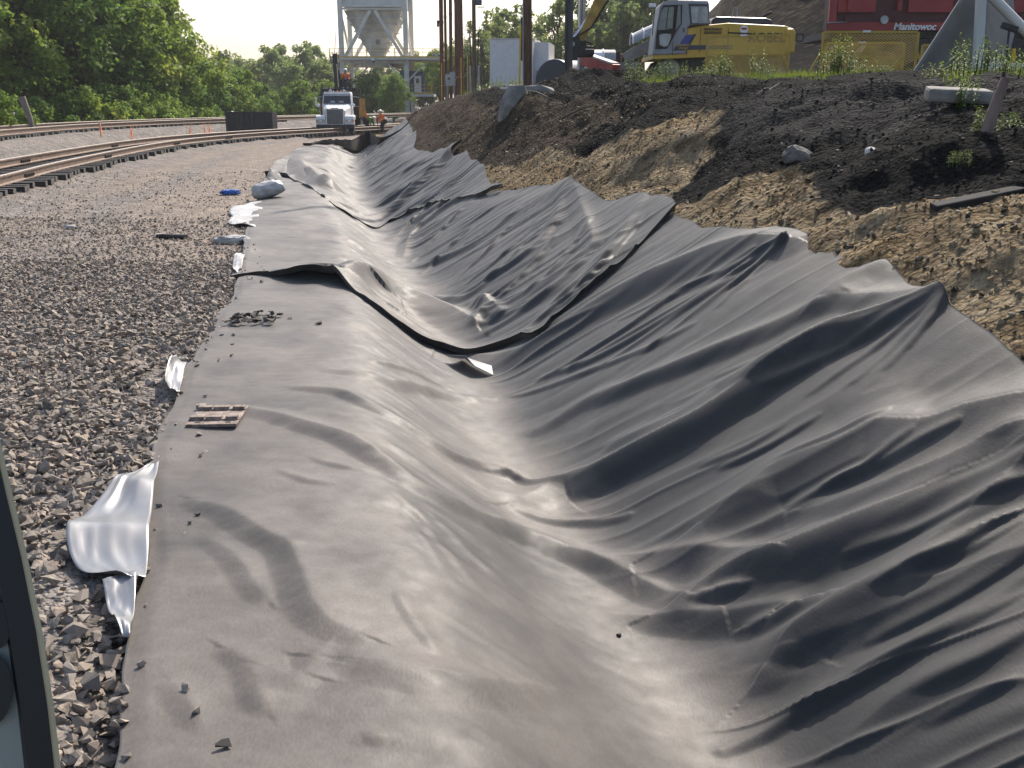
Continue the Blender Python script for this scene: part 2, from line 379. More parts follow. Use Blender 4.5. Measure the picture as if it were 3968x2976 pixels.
_ky, _kk = table([(0, .78), (6, .82), (9.5, .88), (15, 1.02), (26, 1.08), (40, 1.05), (60, .82), (80, .72), (115, .95), (160, 1.1)], 0, 300, .5, 3)
RAIL_FAR = [(-15, -3), (-18.2, 30), (-19.8, 39.8), (-20.7, 51), (-18.6, 65), (-12.5, 84), (-2, 104), (14, 122), (40, 140)]
RAIL_NEAR = [(-7.9, 0), (-10.0, 12), (-11.75, 21.5), (-13.1, 28.6), (-14.6, 40), (-14.7, 48), (-13.4, 56), (-11.0, 64), (-7.4, 73), (-2, 84), (8, 98), (25, 116)]
def spline(pts, n):
    P = np.array(pts, float); m = len(P); out = []
    for i in range(m - 1):
        p0 = P[max(i - 1, 0)]; p1 = P[i]; p2 = P[i + 1]; p3 = P[min(i + 2, m - 1)]
        for k in range(n):
            t = k / n
            out.append(.5 * ((2 * p1) + (-p0 + p2) * t + (2 * p0 - 5 * p1 + 4 * p2 - p3) * t * t + (-p0 + 3 * p1 - 3 * p2 + p3) * t ** 3))
    out.append(P[-1]); return np.array(out)
FAR_C = spline(RAIL_FAR, 24); NEAR_C = spline(RAIL_NEAR, 24)
def dist_to(C, x, y):
    d = np.full(np.shape(x), 1e9)
    for p in C[::3]: d = np.minimum(d, (x - p[0]) ** 2 + (y - p[1]) ** 2)
    return np.sqrt(d)

def land_z(x, y):
    """true ground height"""
    x = np.asarray(x, float); y = np.asarray(y, float)
    u = x - xV(y)
    z = np.interp(u, _px, _py)
    k = np.interp(y, _ky, _kk)
    z = np.where(u > 2.0, .62 + (z - .62) * (1 + (k - 1) * sstep(2.0, 4, u)), z)
    fade = sstep(1.9, 2.9, u)
    ys = y + .5 * u
    z = z + fade * (.20 * fbm(x * .55, y * .4, 3, 3) + .15 * fbm(x * 1.4, y * .8, 11, 3) + .10 * fbm(u * .9, ys * 2.4, 23, 3) + .07 * fbm(x * 3.2, y * 2.6, 31, 3) + .055 * np.abs(fbm(x * 7, y * 5, 33, 3))) * (1 - .55 * sstep(5, 8, u))
    # rock nose in the bank and the mound in front of the excavator
    z = z + .55 * np.exp(-((u - 3.3) / .55) ** 2 - ((y - 23.5) / 1.1) ** 2) * fade
    z = z + .42 * np.exp(-((x - 1.5) / .9) ** 2 - ((y - 26.0) / 1.6) ** 2) + .2 * np.exp(-((x - 2.9) / .7) ** 2 - ((y - 26.5) / 1.5) ** 2)
    # spoil heap behind the machines
    z = z + (np.clip(1.15 * (x - .123 * y), 0, 22) + (x > .123 * y) * (.5 * fbm(x * .3, y * .3, 51, 3) + .25 * fbm(x * 1.2, y * 1.2, 52, 3))) * sstep(41, 60, y + .1 * x)
    # the ditch ends beyond the last sheet
    z = np.where(u < 2.2, z + (np.maximum(z, .0) - z) * sstep(53, 57, y), z)
    # sunk under the sheets
    inside = sstep(-2.6, -2.0, u) * (1 - sstep(-.25, .05, u - uR(np.clip(y, 0, 55)))) * (y < 55)
    z = z - .14 * inside
    # gravel side: undulation, embankment of the far track
    g = 1 - sstep(-2.6, -2.4, u)
    z = z + g * .03 * fbm(x * .8, y * .5, 41, 3)
    df = dist_to(FAR_C, x, y)
    z = z + .72 * (1 - sstep(1.6, 3.6, df)) * (u < -2.4)
    left = x < np.interp(y, FAR_C[:, 1], FAR_C[:, 0])
    z = np.where(left & (df > 1.6) & (u < -2.4), z - .8 * sstep(1.6, 7, df), z)
    dn = dist_to(NEAR_C, x, y)
    z = z + .17 * (1 - sstep(.9, 2.4, dn)) * (u < -3)
    return z

def gz(x, y): return float(land_z(np.array([x]), np.array([y]))[0])

def attr(me, name, vals):
    a = me.attributes.new(name, 'FLOAT', 'POINT'); a.data.foreach_set('value', np.asarray(vals, np.float32).ravel())

# -- materials of the land
def gravel_mat():
    m = bpy.data.materials.new('gravel'); m.use_nodes = True
    nt = m.node_tree; N = nt.nodes; L = nt.links; b = N['Principled BSDF']
    b.inputs['Roughness'].default_value = .85; b.inputs['Specular IOR Level'].default_value = .3
    tc = N.new('ShaderNodeTexCoord')
    v1 = N.new('ShaderNodeTexVoronoi'); v1.inputs['Scale'].default_value = 17; L.new(tc.outputs['Object'], v1.inputs['Vector'])
    v2 = N.new('ShaderNodeTexVoronoi'); v2.inputs['Scale'].default_value = 42; L.new(tc.outputs['Object'], v2.inputs['Vector'])
    n1 = N.new('ShaderNodeTexNoise'); n1.inputs['Scale'].default_value = .5; n1.inputs['Detail'].default_value = 6; L.new(tc.outputs['Object'], n1.inputs['Vector'])
    at = N.new('ShaderNodeAttribute'); at.attribute_name = 'fines'
    r1 = N.new('ShaderNodeValToRGB')
    r1.color_ramp.elements[0].color = (.10, .088, .08, 1); r1.color_ramp.elements[1].color = (.34, .30, .265, 1)
    L.new(v1.outputs['Color'], r1.inputs[0])
    r2 = N.new('ShaderNodeValToRGB')
    r2.color_ramp.elements[0].color = (.16, .125, .10, 1); r2.color_ramp.elements[1].color = (.43, .345, .275, 1)
    L.new(v2.outputs['Color'], r2.inputs[0])
    ad = N.new('ShaderNodeMath'); ad.operation = 'ADD'; ad.use_clamp = True
    m2 = N.new('ShaderNodeMath'); m2.operation = 'MULTIPLY_ADD'; m2.inputs[1].default_value = 1.6; m2.inputs[2].default_value = -.8; L.new(n1.outputs[0], m2.inputs[0])
    L.new(at.outputs['Fac'], ad.inputs[0]); L.new(m2.outputs[0], ad.inputs[1])
    mx = N.new('ShaderNodeMix'); mx.data_type = 'RGBA'; L.new(ad.outputs[0], mx.inputs[0]); L.new(r1.outputs[0], mx.inputs[6]); L.new(r2.outputs[0], mx.inputs[7])
    n4 = N.new('ShaderNodeTexNoise'); n4.inputs['Scale'].default_value = 2.2; n4.inputs['Detail'].default_value = 10; n4.inputs['Roughness'].default_value = .75; L.new(tc.outputs['Object'], n4.inputs['Vector'])
    k4 = N.new('ShaderNodeMapRange'); k4.inputs[1].default_value = .32; k4.inputs[2].default_value = .68; k4.inputs[3].default_value = .45; k4.inputs[4].default_value = 1.35; L.new(n4.outputs[0], k4.inputs[0])
    x4 = N.new('ShaderNodeMix'); x4.data_type = 'RGBA'; x4.blend_type = 'MULTIPLY'; x4.inputs[0].default_value = 1; L.new(mx.outputs[2], x4.inputs[6]); L.new(k4.outputs[0], x4.inputs[7])
    L.new(x4.outputs[2], b.inputs['Base Color'])
    sm = N.new('ShaderNodeMath'); sm.operation = 'ADD'; L.new(v1.outputs['Distance'], sm.inputs[0])
    s2 = N.new('ShaderNodeMath'); s2.operation = 'MULTIPLY'; s2.inputs[1].default_value = .5; L.new(v2.outputs['Distance'], s2.inputs[0]); L.new(s2.outputs[0], sm.inputs[1])
    bp = N.new('ShaderNodeBump'); bp.invert = True; bp.inputs['Strength'].default_value = .9; bp.inputs['Distance'].default_value = .05
    L.new(sm.outputs[0], bp.inputs['Height']); L.new(bp.outputs[0], b.inputs['Normal'])
    return m

def bank_mat():
    m = bpy.data.materials.new('bank_soil'); m.use_nodes = True
    nt = m.node_tree; N = nt.nodes; L = nt.links; b = N['Principled BSDF']
    tc = N.new('ShaderNodeTexCoord')
    def noise(s, d=6, vec=None, rough=.6):
        n = N.new('ShaderNodeTexNoise'); n.inputs['Scale'].default_value = s; n.inputs['Detail'].default_value = d; n.inputs['Roughness'].default_value = rough
        L.new(vec or tc.outputs['Object'], n.inputs['Vector']); return n.outputs[0]
    def ramp(f, *st):
        r = N.new('ShaderNodeValToRGB')
        while len(r.color_ramp.elements) < len(st): r.color_ramp.elements.new(.5)
        for e, (p, c) in zip(r.color_ramp.elements, st): e.position = p; e.color = (*c, 1)
        L.new(f, r.inputs[0]); return r.outputs[0]
    def mix(f, a, c):
        x = N.new('ShaderNodeMix'); x.data_type = 'RGBA'; L.new(f, x.inputs[0]); L.new(a, x.inputs[6]); L.new(c, x.inputs[7]); return x.outputs[2]
    mp = N.new('ShaderNodeMapping'); mp.inputs['Rotation'].default_value = (0, 0, R(-24)); mp.inputs['Scale'].default_value = (.35, 1.6, .6); L.new(tc.outputs['Object'], mp.inputs[0])
    n_str = noise(5, 8, mp.outputs[0])
    n_fine = noise(26, 8)
    n_big = noise(.8, 4)
    coal = ramp(n_fine, (.3, (.006, .006, .006)), (.58, (.015, .015, .015)), (.8, (.05, .048, .046)))
    tan = ramp(n_str, (.28, (.05, .037, .024)), (.42, (.21, .15, .085)), (.56, (.40, .305, .18)), (.72, (.58, .49, .35)))
    tan = mix(ramp(n_fine, (.46, (0, 0, 0)), (.62, (1, 1, 1))), tan, ramp(n_big, (.4, (.16, .10, .04)), (.6, (.26, .21, .15))))
    brown = ramp(n_str, (.3, (.022, .019, .016)), (.52, (.075, .057, .04)), (.72, (.15, .115, .075)))
    at1 = N.new('ShaderNodeAttribute'); at1.attribute_name = 'tan'
    at2 = N.new('ShaderNodeAttribute'); at2.attribute_name = 'brown'
    at3 = N.new('ShaderNodeAttribute'); at3.attribute_name = 'grit'
    def hard(fac, nz, k=.9):
        a = N.new('ShaderNodeMath'); a.operation = 'MULTIPLY_ADD'; L.new(nz, a.inputs[0]); a.inputs[1].default_value = k; a.inputs[2].default_value = -k / 2
        s = N.new('ShaderNodeMath'); s.operation = 'ADD'; L.new(fac, s.inputs[0]); L.new(a.outputs[0], s.inputs[1])
        r = N.new('ShaderNodeMapRange'); r.inputs[1].default_value = .38; r.inputs[2].default_value = .62; L.new(s.outputs[0], r.inputs[0]); return r.outputs[0]
    grit = ramp(n_fine, (.3, (.016, .016, .016)), (.7, (.065, .062, .06)))
    c = mix(hard(at3.outputs['Fac'], n_str), coal, grit)
    c = mix(hard(at2.outputs['Fac'], n_str, 1.2), c, brown)
    c = mix(hard(at1.outputs['Fac'], n_str, .8), c, tan)
    L.new(c, b.inputs['Base Color'])
    b.inputs['Roughness'].default_value = .95; b.inputs['Specular IOR Level'].default_value = .05
    vo = N.new('ShaderNodeTexVoronoi'); vo.inputs['Scale'].default_value = 22; L.new(tc.outputs['Object'], vo.inputs['Vector'])
    ad = N.new('ShaderNodeMath'); ad.operation = 'MULTIPLY_ADD'; ad.inputs[1].default_value = -.7; L.new(vo.outputs['Distance'], ad.inputs[0]); L.new(n_str, ad.inputs[2])
    ad2 = N.new('ShaderNodeMath'); ad2.operation = 'ADD'; L.new(ad.outputs[0], ad2.inputs[0]); L.new(n_fine, ad2.inputs[1])
    bp = N.new('ShaderNodeBump'); bp.inputs['Strength'].default_value = 1.0; bp.inputs['Distance'].default_value = .10
    L.new(ad2.outputs[0], bp.inputs['Height']); L.new(bp.outputs[0], b.inputs['Normal'])
    return m
M_GRAVEL = gravel_mat(); M_BANK = bank_mat()

def geo_rows(y0, y1, k):
    n = int(math.log(y1 / y0) / k) + 1
    return y0 * np.exp(np.linspace(0, math.log(y1 / y0), n))

# gravel ground: left of the ditch bottom, out to the horizon
ys = np.concatenate([np.linspace(-12, .5, 12), geo_rows(.8, 900, .022)])
us = np.concatenate([[-1500, -700, -350, -200, -130, -95], np.linspace(-75, -32, 44), np.linspace(-31.4, -3, 110), np.linspace(-2.8, 0, 24)])
Y, U = np.meshgrid(ys, us, indexing='ij'); X = xV(Y) + U
Z = land_z(X, Y)
me = np_mesh('gravel_ground', np.stack([X, Y, Z], -1).reshape(-1, 3), grid_faces(len(ys), len(us)), True)
dn = dist_to(NEAR_C, X, Y)
fines = sstep(9, 17, Y + .8 * (X + 6)) * 1.0 - .75 * (1 - sstep(1.8, 3.0, dn)) - .9 * (1 - sstep(4, 5.5, dist_to(FAR_C, X, Y)))
fines -= .8 * np.exp(-((U + 5.2 + .5 * fbm(X * .1, Y * .15, 5, 2)) / .5) ** 2) * sstep(12, 18, Y) * (Y < 45)
fines -= 1.2 * sstep(66, 74, Y)
attr(me, 'fines', np.clip(fines, -.7, 1))
tag(link_mesh('gravel_ground', me, M_GRAVEL), kind='structure'); GROUND = bpy.data.objects['gravel_ground']

# bank: from the ditch bottom up the cut face and across the plateau
ys = np.concatenate([np.linspace(-12, .5, 10), geo_rows(.8, 60, .0075), geo_rows(60.6, 900, .03)])
us = np.concatenate([np.linspace(0, 1.6, 8), np.linspace(1.8, 5.4, 110), np.linspace(5.5, 14, 60), np.linspace(14.3, 60, 50), [70, 90, 130, 250, 600, 1500]])
Y, U = np.meshgrid(ys, us, indexing='ij'); X = xV(Y) + U
Z = land_z(X, Y)
BX, BY, BZ, BU = X, Y, Z, U
me = np_mesh('bank', np.stack([X, Y, Z], -1).reshape(-1, 3), grid_faces(len(ys), len(us)), True)
UB = [(0, 3.7), (6.6, 3.75), (7.3, 3.6), (7.6, 3.2), (7.9, 2.65), (8.6, 2.75), (9.2, 3.0), (9.8, 3.4), (10.3, 3.2), (10.7, 2.6), (11.6, 2.6), (12.2, 3.1), (12.8, 3.45), (14, 3.95), (15, 3.8), (15.8, 3.4), (17, 3.0), (19, 2.6), (21, 2.2), (23, 1.8), (90, 1.8)]
jit = .22 * fbm(X * 1.5, Y * 1.2, 77, 4)
ub = np.interp(Y + .25 * fbm(X * .9, Y * .9, 78, 3), [a for a, b in UB], [b for a, b in UB])
tan = sstep(-.28, .28, ub + jit - U)
attr(me, 'tan', tan)
brown = sstep(16, 18.5, Y + .8 * fbm(X, Y, 79, 3)) * (1 - sstep(3.5, 4.6, U + 1.0 * fbm(X * .8, Y * .5, 80, 3))) * .8 + .75 * sstep(33, 44, Y) * (U < 12) + .50 * sstep(34, 50, Y) * sstep(12, 20, U)
attr(me, 'brown', np.clip(brown, 0, 1))
attr(me, 'grit', sstep(3.3, 4.0, U + .6 * fbm(X * .7, Y * .7, 81, 3)) * (1 - sstep(13, 15, Y)) * sstep(8.5, 10, Y) * .85)
tag(link_mesh('bank', me, M_BANK), kind='structure')

# ------------------------------------------------------------------ crushed stone
def hull(seed, n=11, flat=.72):
    rr = random.Random(seed); bm = bmesh.new()
    for k in range(n):
        v = Vector((rr.gauss(0, 1), rr.gauss(0, 1), rr.gauss(0, 1))).normalized() * rr.uniform(.8, 1.1)
        bm.verts.new((v.x * rr.uniform(.95, 1.05), v.y * .82, v.z * flat))
    r = bmesh.ops.convex_hull(bm, input=bm.verts[:])
    for g in r['geom_interior']:
        if isinstance(g, bmesh.types.BMVert): bm.verts.remove(g)
    bmesh.ops.triangulate(bm, faces=bm.faces[:])
    bm.verts.index_update()
    V = np.array([v.co[:] for v in bm.verts]); Fc = np.array([[v.index for v in f.verts] for f in bm.faces]); bm.free()
    return V, Fc
HULLS = [hull(s, 7 + s % 3, .5 + .05 * (s % 6)) for s in range(14)]

def rotmats(n, rng, tilt=1.0):
    q = rng.normal(size=(n, 4)); q /= np.linalg.norm(q, axis=1)[:, None]
    w, x, y, z = q.T
    return np.stack([np.stack([1 - 2 * (y * y + z * z), 2 * (x * y - z * w), 2 * (x * z + y * w)], -1),
                     np.stack([2 * (x * y + z * w), 1 - 2 * (x * x + z * z), 2 * (y * z - x * w)], -1),
                     np.stack([2 * (x * z - y * w), 2 * (y * z + x * w), 1 - 2 * (x * x + y * y)], -1)], 1)

def scatter(name, pos, size, mat_, rng, tint=None):
    """many small stones as one mesh"""
    n = len(pos); vs = []; fs = []; tn = []; b = 0
    kind = rng.integers(0, len(HULLS), n); Rm = rotmats(n, rng)
    tint = rng.random(n) if tint is None else tint
    for k, (V, Fc) in enumerate(HULLS):
        i = np.nonzero(kind == k)[0]
        if len(i) == 0: continue
        P = np.einsum('nij,vj->nvi', Rm[i], V) * size[i][:, None, None]
        P[:, :, 2] *= .8
        P += pos[i][:, None, :]
        vs.append(P.reshape(-1, 3)); m = len(V)
        fs.append((Fc[None] + (b + np.arange(len(i)) * m)[:, None, None]).reshape(-1, 3)); b += len(i) * m
        tn.append(np.repeat(tint[i], m))
    me = np_mesh(name, np.concatenate(vs), np.concatenate(fs))
    attr(me, 'tint', np.concatenate(tn))
    return link_mesh(name, me, mat_)

def stone_mat(name, cols, use_attr, rough=.8, spec=.35):
    m = bpy.data.materials.new(name); m.use_nodes = True
    nt = m.node_tree; N = nt.nodes; L = nt.links; b = N['Principled BSDF']
    b.inputs['Roughness'].default_value = rough; b.inputs['Specular IOR Level'].default_value = spec
    if use_attr:
        a = N.new('ShaderNodeAttribute'); a.attribute_name = 'tint'; f = a.outputs['Fac']
    else:
        a = N.new('ShaderNodeObjectInfo'); f = a.outputs['Random']
    r = N.new('ShaderNodeValToRGB')
    while len(r.color_ramp.elements) < len(cols): r.color_ramp.elements.new(.5)
    for k, c in enumerate(cols): r.color_ramp.elements[k].position = k / (len(cols) - 1); r.color_ramp.elements[k].color = (*c, 1)
    L.new(f, r.inputs[0])
    tc = N.new('ShaderNodeTexCoord'); nz = N.new('ShaderNodeTexNoise'); nz.inputs['Scale'].default_value = 45; nz.inputs['Detail'].default_value = 5
    L.new(tc.outputs['Object'], nz.inputs['Vector'])
    mr = N.new('ShaderNodeMapRange'); mr.inputs[1].default_value = .3; mr.inputs[2].default_value = .7; mr.inputs[3].default_value = .65; mr.inputs[4].default_value = 1.3
    L.new(nz.outputs[0], mr.inputs[0])
    mx = N.new('ShaderNodeMix'); mx.data_type = 'RGBA'; mx.blend_type = 'MULTIPLY'; mx.inputs[0].default_value = 1
    L.new(r.outputs[0], mx.inputs[6]); L.new(mr.outputs[0], mx.inputs[7]); L.new(mx.outputs[2], b.inputs['Base Color'])
    bp = N.new('ShaderNodeBump'); bp.inputs['Strength'].default_value = .35; bp.inputs['Distance'].default_value = .01
    L.new(nz.outputs[0], bp.inputs['Height']); L.new(bp.outputs[0], b.inputs['Normal'])
    return m
STONE_C = [(.19, .162, .138), (.275, .23, .188), (.33, .28, .23), (.165, .145, .125), (.37, .295, .225), (.25, .20, .155)]
M_STONE = stone_mat('ballast_stone', STONE_C, False); M_STONES = stone_mat('ballast_stones', STONE_C, True)
rng = np.random.default_rng(5)
def rand_pts(n, y0, y1, xmin, xmax):
    y = rng.uniform(y0, y1, n); a = xmin(y); b = xmax(y); return a + (b - a) * rng.random(n), y
pts = []
for y0, y1, dens, s0, s1 in ((1.2, 5, 640, .022, .043), (5, 9, 560, .022, .041), (9, 13, 430, .022, .036), (13, 18, 150, .018, .030), (18, 30, 22, .016, .032)):
    lim = lambda y: -.60 * y - .8
    area = np.mean(xL(np.linspace(y0, y1, 9)) - lim(np.linspace(y0, y1, 9))) * (y1 - y0)
    x, y = rand_pts(int(area * dens), y0, y1, lim, lambda q: xL(q) + .02)
    s = rng.uniform(s0, s1, len(x)) * rng.choice([.7, 1, 1, 1.2, 1.45], len(x))
    z = land_z(x, y) + s * rng.uniform(-.25, .6, len(x)) + .012
    z = z - .07 * ((y > 3.85) & (y < 5.1) & (x > -2.0) & (x > xL(y) - .45 + .35 * np.abs(y - 4.35))) - .03 * ((y > 6.6) & (y < 7.6) & (x > xL(y) - .3))
    pts.append(np.stack([x, y, z, s], 1))
pts = np.concatenate(pts)
# keep clear of the photographer's own vehicle
d = pts[:, 0] ** 2 + pts[:, 1] ** 2
vis = (pts[:, 0] > -.5 * pts[:, 1] + .02) & (pts[:, 1] > 2.6) & (pts[:, 0] < xL(pts[:, 1]) - .02)
order = np.argsort(np.where(vis, d, 1e9)); near = order[:300]; rest = order[300:]
stone_me = []
for k, (V, Fc) in enumerate(HULLS):
    m_ = np_mesh('stone', V, Fc); m_.materials.append(M_STONE); stone_me.append(m_)
for i in near:
    o = bpy.data.objects.new('stone', random.choice(stone_me)); COL.objects.link(o); o.parent = GROUND
    x, y, z, s = pts[i]
    o.location = (x, y, z); o.scale = (s, s, s * .85); o.rotation_euler = (random.uniform(-.5, .5), random.uniform(-.5, .5), random.uniform(0, 6.28))
st = scatter('crushed_stone', pts[rest][:, :3], pts[rest][:, 3], M_STONES, rng)
tag(st, 'brown grey crushed stone covering the ground beside the sheets', 'gravel', kind='stuff')

# lumps of coal and shale lying on the bank face
n = 11000
i = rng.integers(0, BX.shape[0], n * 3); j = rng.integers(9, 175, n * 3)
ok = (BU[i, j] > uR(np.clip(BY[i, j], 0, 55)) + .05) & (BY[i, j] > 3) & (BY[i, j] < 40) & (BX[i, j] < .62 * BY[i, j]) & ((tan[i, j] < .4) | (rng.random(n * 3) < .08))
i = i[ok][:n]; j = j[ok][:n]
x = BX[i, j] + rng.uniform(-.06, .06, len(i)); y = BY[i, j] + rng.uniform(-.06, .06, len(i))
s = .010 + .028 * rng.random(len(i)) ** 3 + .004 * (y > 15)
big = rng.random(len(i)) < .006; s[big] *= 2.2
M_COAL = stone_mat('coal_lumps', [(.012, .012, .013), (.02, .02, .02), (.03, .029, .028), (.015, .015, .016), (.04, .036, .032), (.16, .14, .11)], True, .75, .15)
st = scatter('coal_lumps', np.stack([x, y, land_z(x, y) + s * .3], 1), s, M_COAL, rng)
tag(st, 'loose lumps of black coal and shale lying on the cut bank', 'rubble', kind='stuff')

# clods and chips on the tan cut face
n = 7000
i = rng.integers(0, BX.shape[0], n * 6); j = rng.integers(9, 118, n * 6)
ok = (BU[i, j] > uR(np.clip(BY[i, j], 0, 55)) + .02) & (BY[i, j] > 4) & (BY[i, j] < 30) & (BX[i, j] < .62 * BY[i, j]) & ((tan[i, j] > .5) | (BY[i, j] > 17))
i = i[ok][:n]; j = j[ok][:n]
x = BX[i, j] + rng.uniform(-.06, .06, len(i)); y = BY[i, j] + rng.uniform(-.06, .06, len(i)); s = .008 + .034 * rng.random(len(i)) ** 2.5 + .006 * (y > 14)
M_CLOD = stone_mat('tan_clods', [(.06, .045, .03), (.17, .125, .075), (.28, .21, .125), (.10, .09, .075), (.42, .35, .25), (.22, .13, .05)], True, .9, .1)
st = scatter('soil_clods', np.stack([x, y, land_z(x, y) + s * .15], 1), s, M_CLOD, rng)
tag(st, 'tan and rusty clods and rock chips on the lower cut face', 'rubble', kind='stuff')

# ------------------------------------------------------------------ the black geotextile sheets lining the ditch
def fabric_mat():
    m = bpy.data.materials.new('geotextile'); m.use_nodes = True
    nt = m.node_tree; N = nt.nodes; L = nt.links; b = N['Principled BSDF']
    tc = N.new('ShaderNodeTexCoord')
    n1 = N.new('ShaderNodeTexNoise'); n1.inputs['Scale'].default_value = 1.1; n1.inputs['Detail'].default_value = 7; n1.inputs['Roughness'].default_value = .62
    L.new(tc.outputs['Object'], n1.inputs['Vector'])
    n2 = N.new('ShaderNodeTexNoise'); n2.inputs['Scale'].default_value = 90; n2.inputs['Detail'].default_value = 5
    mp = N.new('ShaderNodeMapping'); mp.inputs['Scale'].default_value = (1, .45, 1); mp.inputs['Rotation'].default_value = (0, 0, .5); L.new(tc.outputs['Object'], mp.inputs[0]); L.new(mp.outputs[0], n2.inputs['Vector'])
    n3 = N.new('ShaderNodeTexNoise'); n3.inputs['Scale'].default_value = 9; n3.inputs['Detail'].default_value = 6; L.new(tc.outputs['Object'], n3.inputs['Vector'])
    r = N.new('ShaderNodeValToRGB')
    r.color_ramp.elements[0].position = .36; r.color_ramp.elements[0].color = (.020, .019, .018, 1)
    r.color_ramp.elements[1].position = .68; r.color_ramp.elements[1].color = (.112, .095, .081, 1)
    at = N.new('ShaderNodeAttribute'); at.attribute_name = 'dust_shade'
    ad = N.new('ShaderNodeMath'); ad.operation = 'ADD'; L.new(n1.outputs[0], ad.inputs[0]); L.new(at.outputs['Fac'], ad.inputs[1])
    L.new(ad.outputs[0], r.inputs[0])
    mr = N.new('ShaderNodeMapRange'); mr.inputs[1].default_value = .3; mr.inputs[2].default_value = .7; mr.inputs[3].default_value = .85; mr.inputs[4].default_value = 1.15; L.new(n2.outputs[0], mr.inputs[0])
    mx = N.new('ShaderNodeMix'); mx.data_type = 'RGBA'; mx.blend_type = 'MULTIPLY'; mx.inputs[0].default_value = 1; L.new(r.outputs[0], mx.inputs[6]); L.new(mr.outputs[0], mx.inputs[7])
    L.new(mx.outputs[2], b.inputs['Base Color'])
    rr = N.new('ShaderNodeMapRange'); rr.inputs[1].default_value = .3; rr.inputs[2].default_value = .7; rr.inputs[3].default_value = .55; rr.inputs[4].default_value = .67; L.new(n3.outputs[0], rr.inputs[0]); L.new(rr.outputs[0], b.inputs['Roughness'])
    b.inputs['Specular IOR Level'].default_value = .44
    b.inputs['Sheen Weight'].default_value = .08; b.inputs['Sheen Roughness'].default_value = .5
    a2 = N.new('ShaderNodeMath'); a2.operation = 'MULTIPLY_ADD'; a2.inputs[1].default_value = .5; L.new(n2.outputs[0], a2.inputs[0])
    bp = N.new('ShaderNodeBump'); bp.inputs['Strength'].default_value = .3; bp.inputs['Distance'].default_value = .006; L.new(a2.outputs[0], bp.inputs['Height']); L.new(bp.outputs[0], b.inputs['Normal'])
    return m
M_FAB = fabric_mat()

def fold_add(X, Y, Z, folds, fan=1.0):
    for pts_, h, wn, ws in folds:
        if len(pts_) < 2: continue
        C = spline(pts_, 14); n = len(C)
        lo = C.min(0) - max(wn, ws) * 1.3; hi = C.max(0) + max(wn, ws) * 1.3
        msk = (X > lo[0]) & (X < hi[0]) & (Y > lo[1]) & (Y < hi[1])
        if not msk.any(): continue
        px = X[msk]; py = Y[msk]
        wob = fbm(px * 1.1, py * 1.1, 55, 2) * .025
        best = np.full(px.shape, 1e9); sd_ = np.zeros(px.shape); tt = np.zeros(px.shape)
        for i in range(n - 1):
            a = C[i]; b_ = C[i + 1]; e = b_ - a; l2 = e @ e
            if l2 < 1e-9: continue
            t = np.clip(((px - a[0]) * e[0] + (py - a[1]) * e[1]) / l2, 0, 1)
            qx = px - a[0] - t * e[0]; qy = py - a[1] - t * e[1]
            d2 = qx * qx + qy * qy
            nx, ny = -e[1], e[0]
            if nx * .3 + ny < 0: nx, ny = -nx, -ny
            s_ = np.where(qx * nx + qy * ny >= 0, 1.0, -1.0)
            u_ = d2 < best
            best = np.where(u_, d2, best); sd_ = np.where(u_, s_, sd_); tt = np.where(u_, (i + t) / (n - 1), tt)
        d = np.sqrt(best) * sd_ + wob
        h = h * (.66 if h > .08 else .9); rn = .032 if h > .06 else .016
        ad_ = np.sqrt(d * d + rn ** 2) - rn * .55
        taper = np.sin(np.pi * np.clip(.10 + .80 * tt, 0, 1)) ** .8
        w = np.where(d > 0, ws, wn) * (.6 + .4 * taper)
        prof = np.clip(1 - ad_ / w, 0, 1)
        p = np.where(d > 0, prof ** 2.0, prof ** 1.25 * (1.0 + .15 * np.sin(prof * 3)))
        amp = h * taper * (1 + .18 * fbm(px * .9, py * .9, 59, 2))
        Z[msk] += amp * p
        # slack trough in front of the steep side
        Z[msk] -= (.2 if h > .08 else .05) * amp * np.exp(-((d + wn * 1.25) / (wn * .5)) ** 2)
    return Z

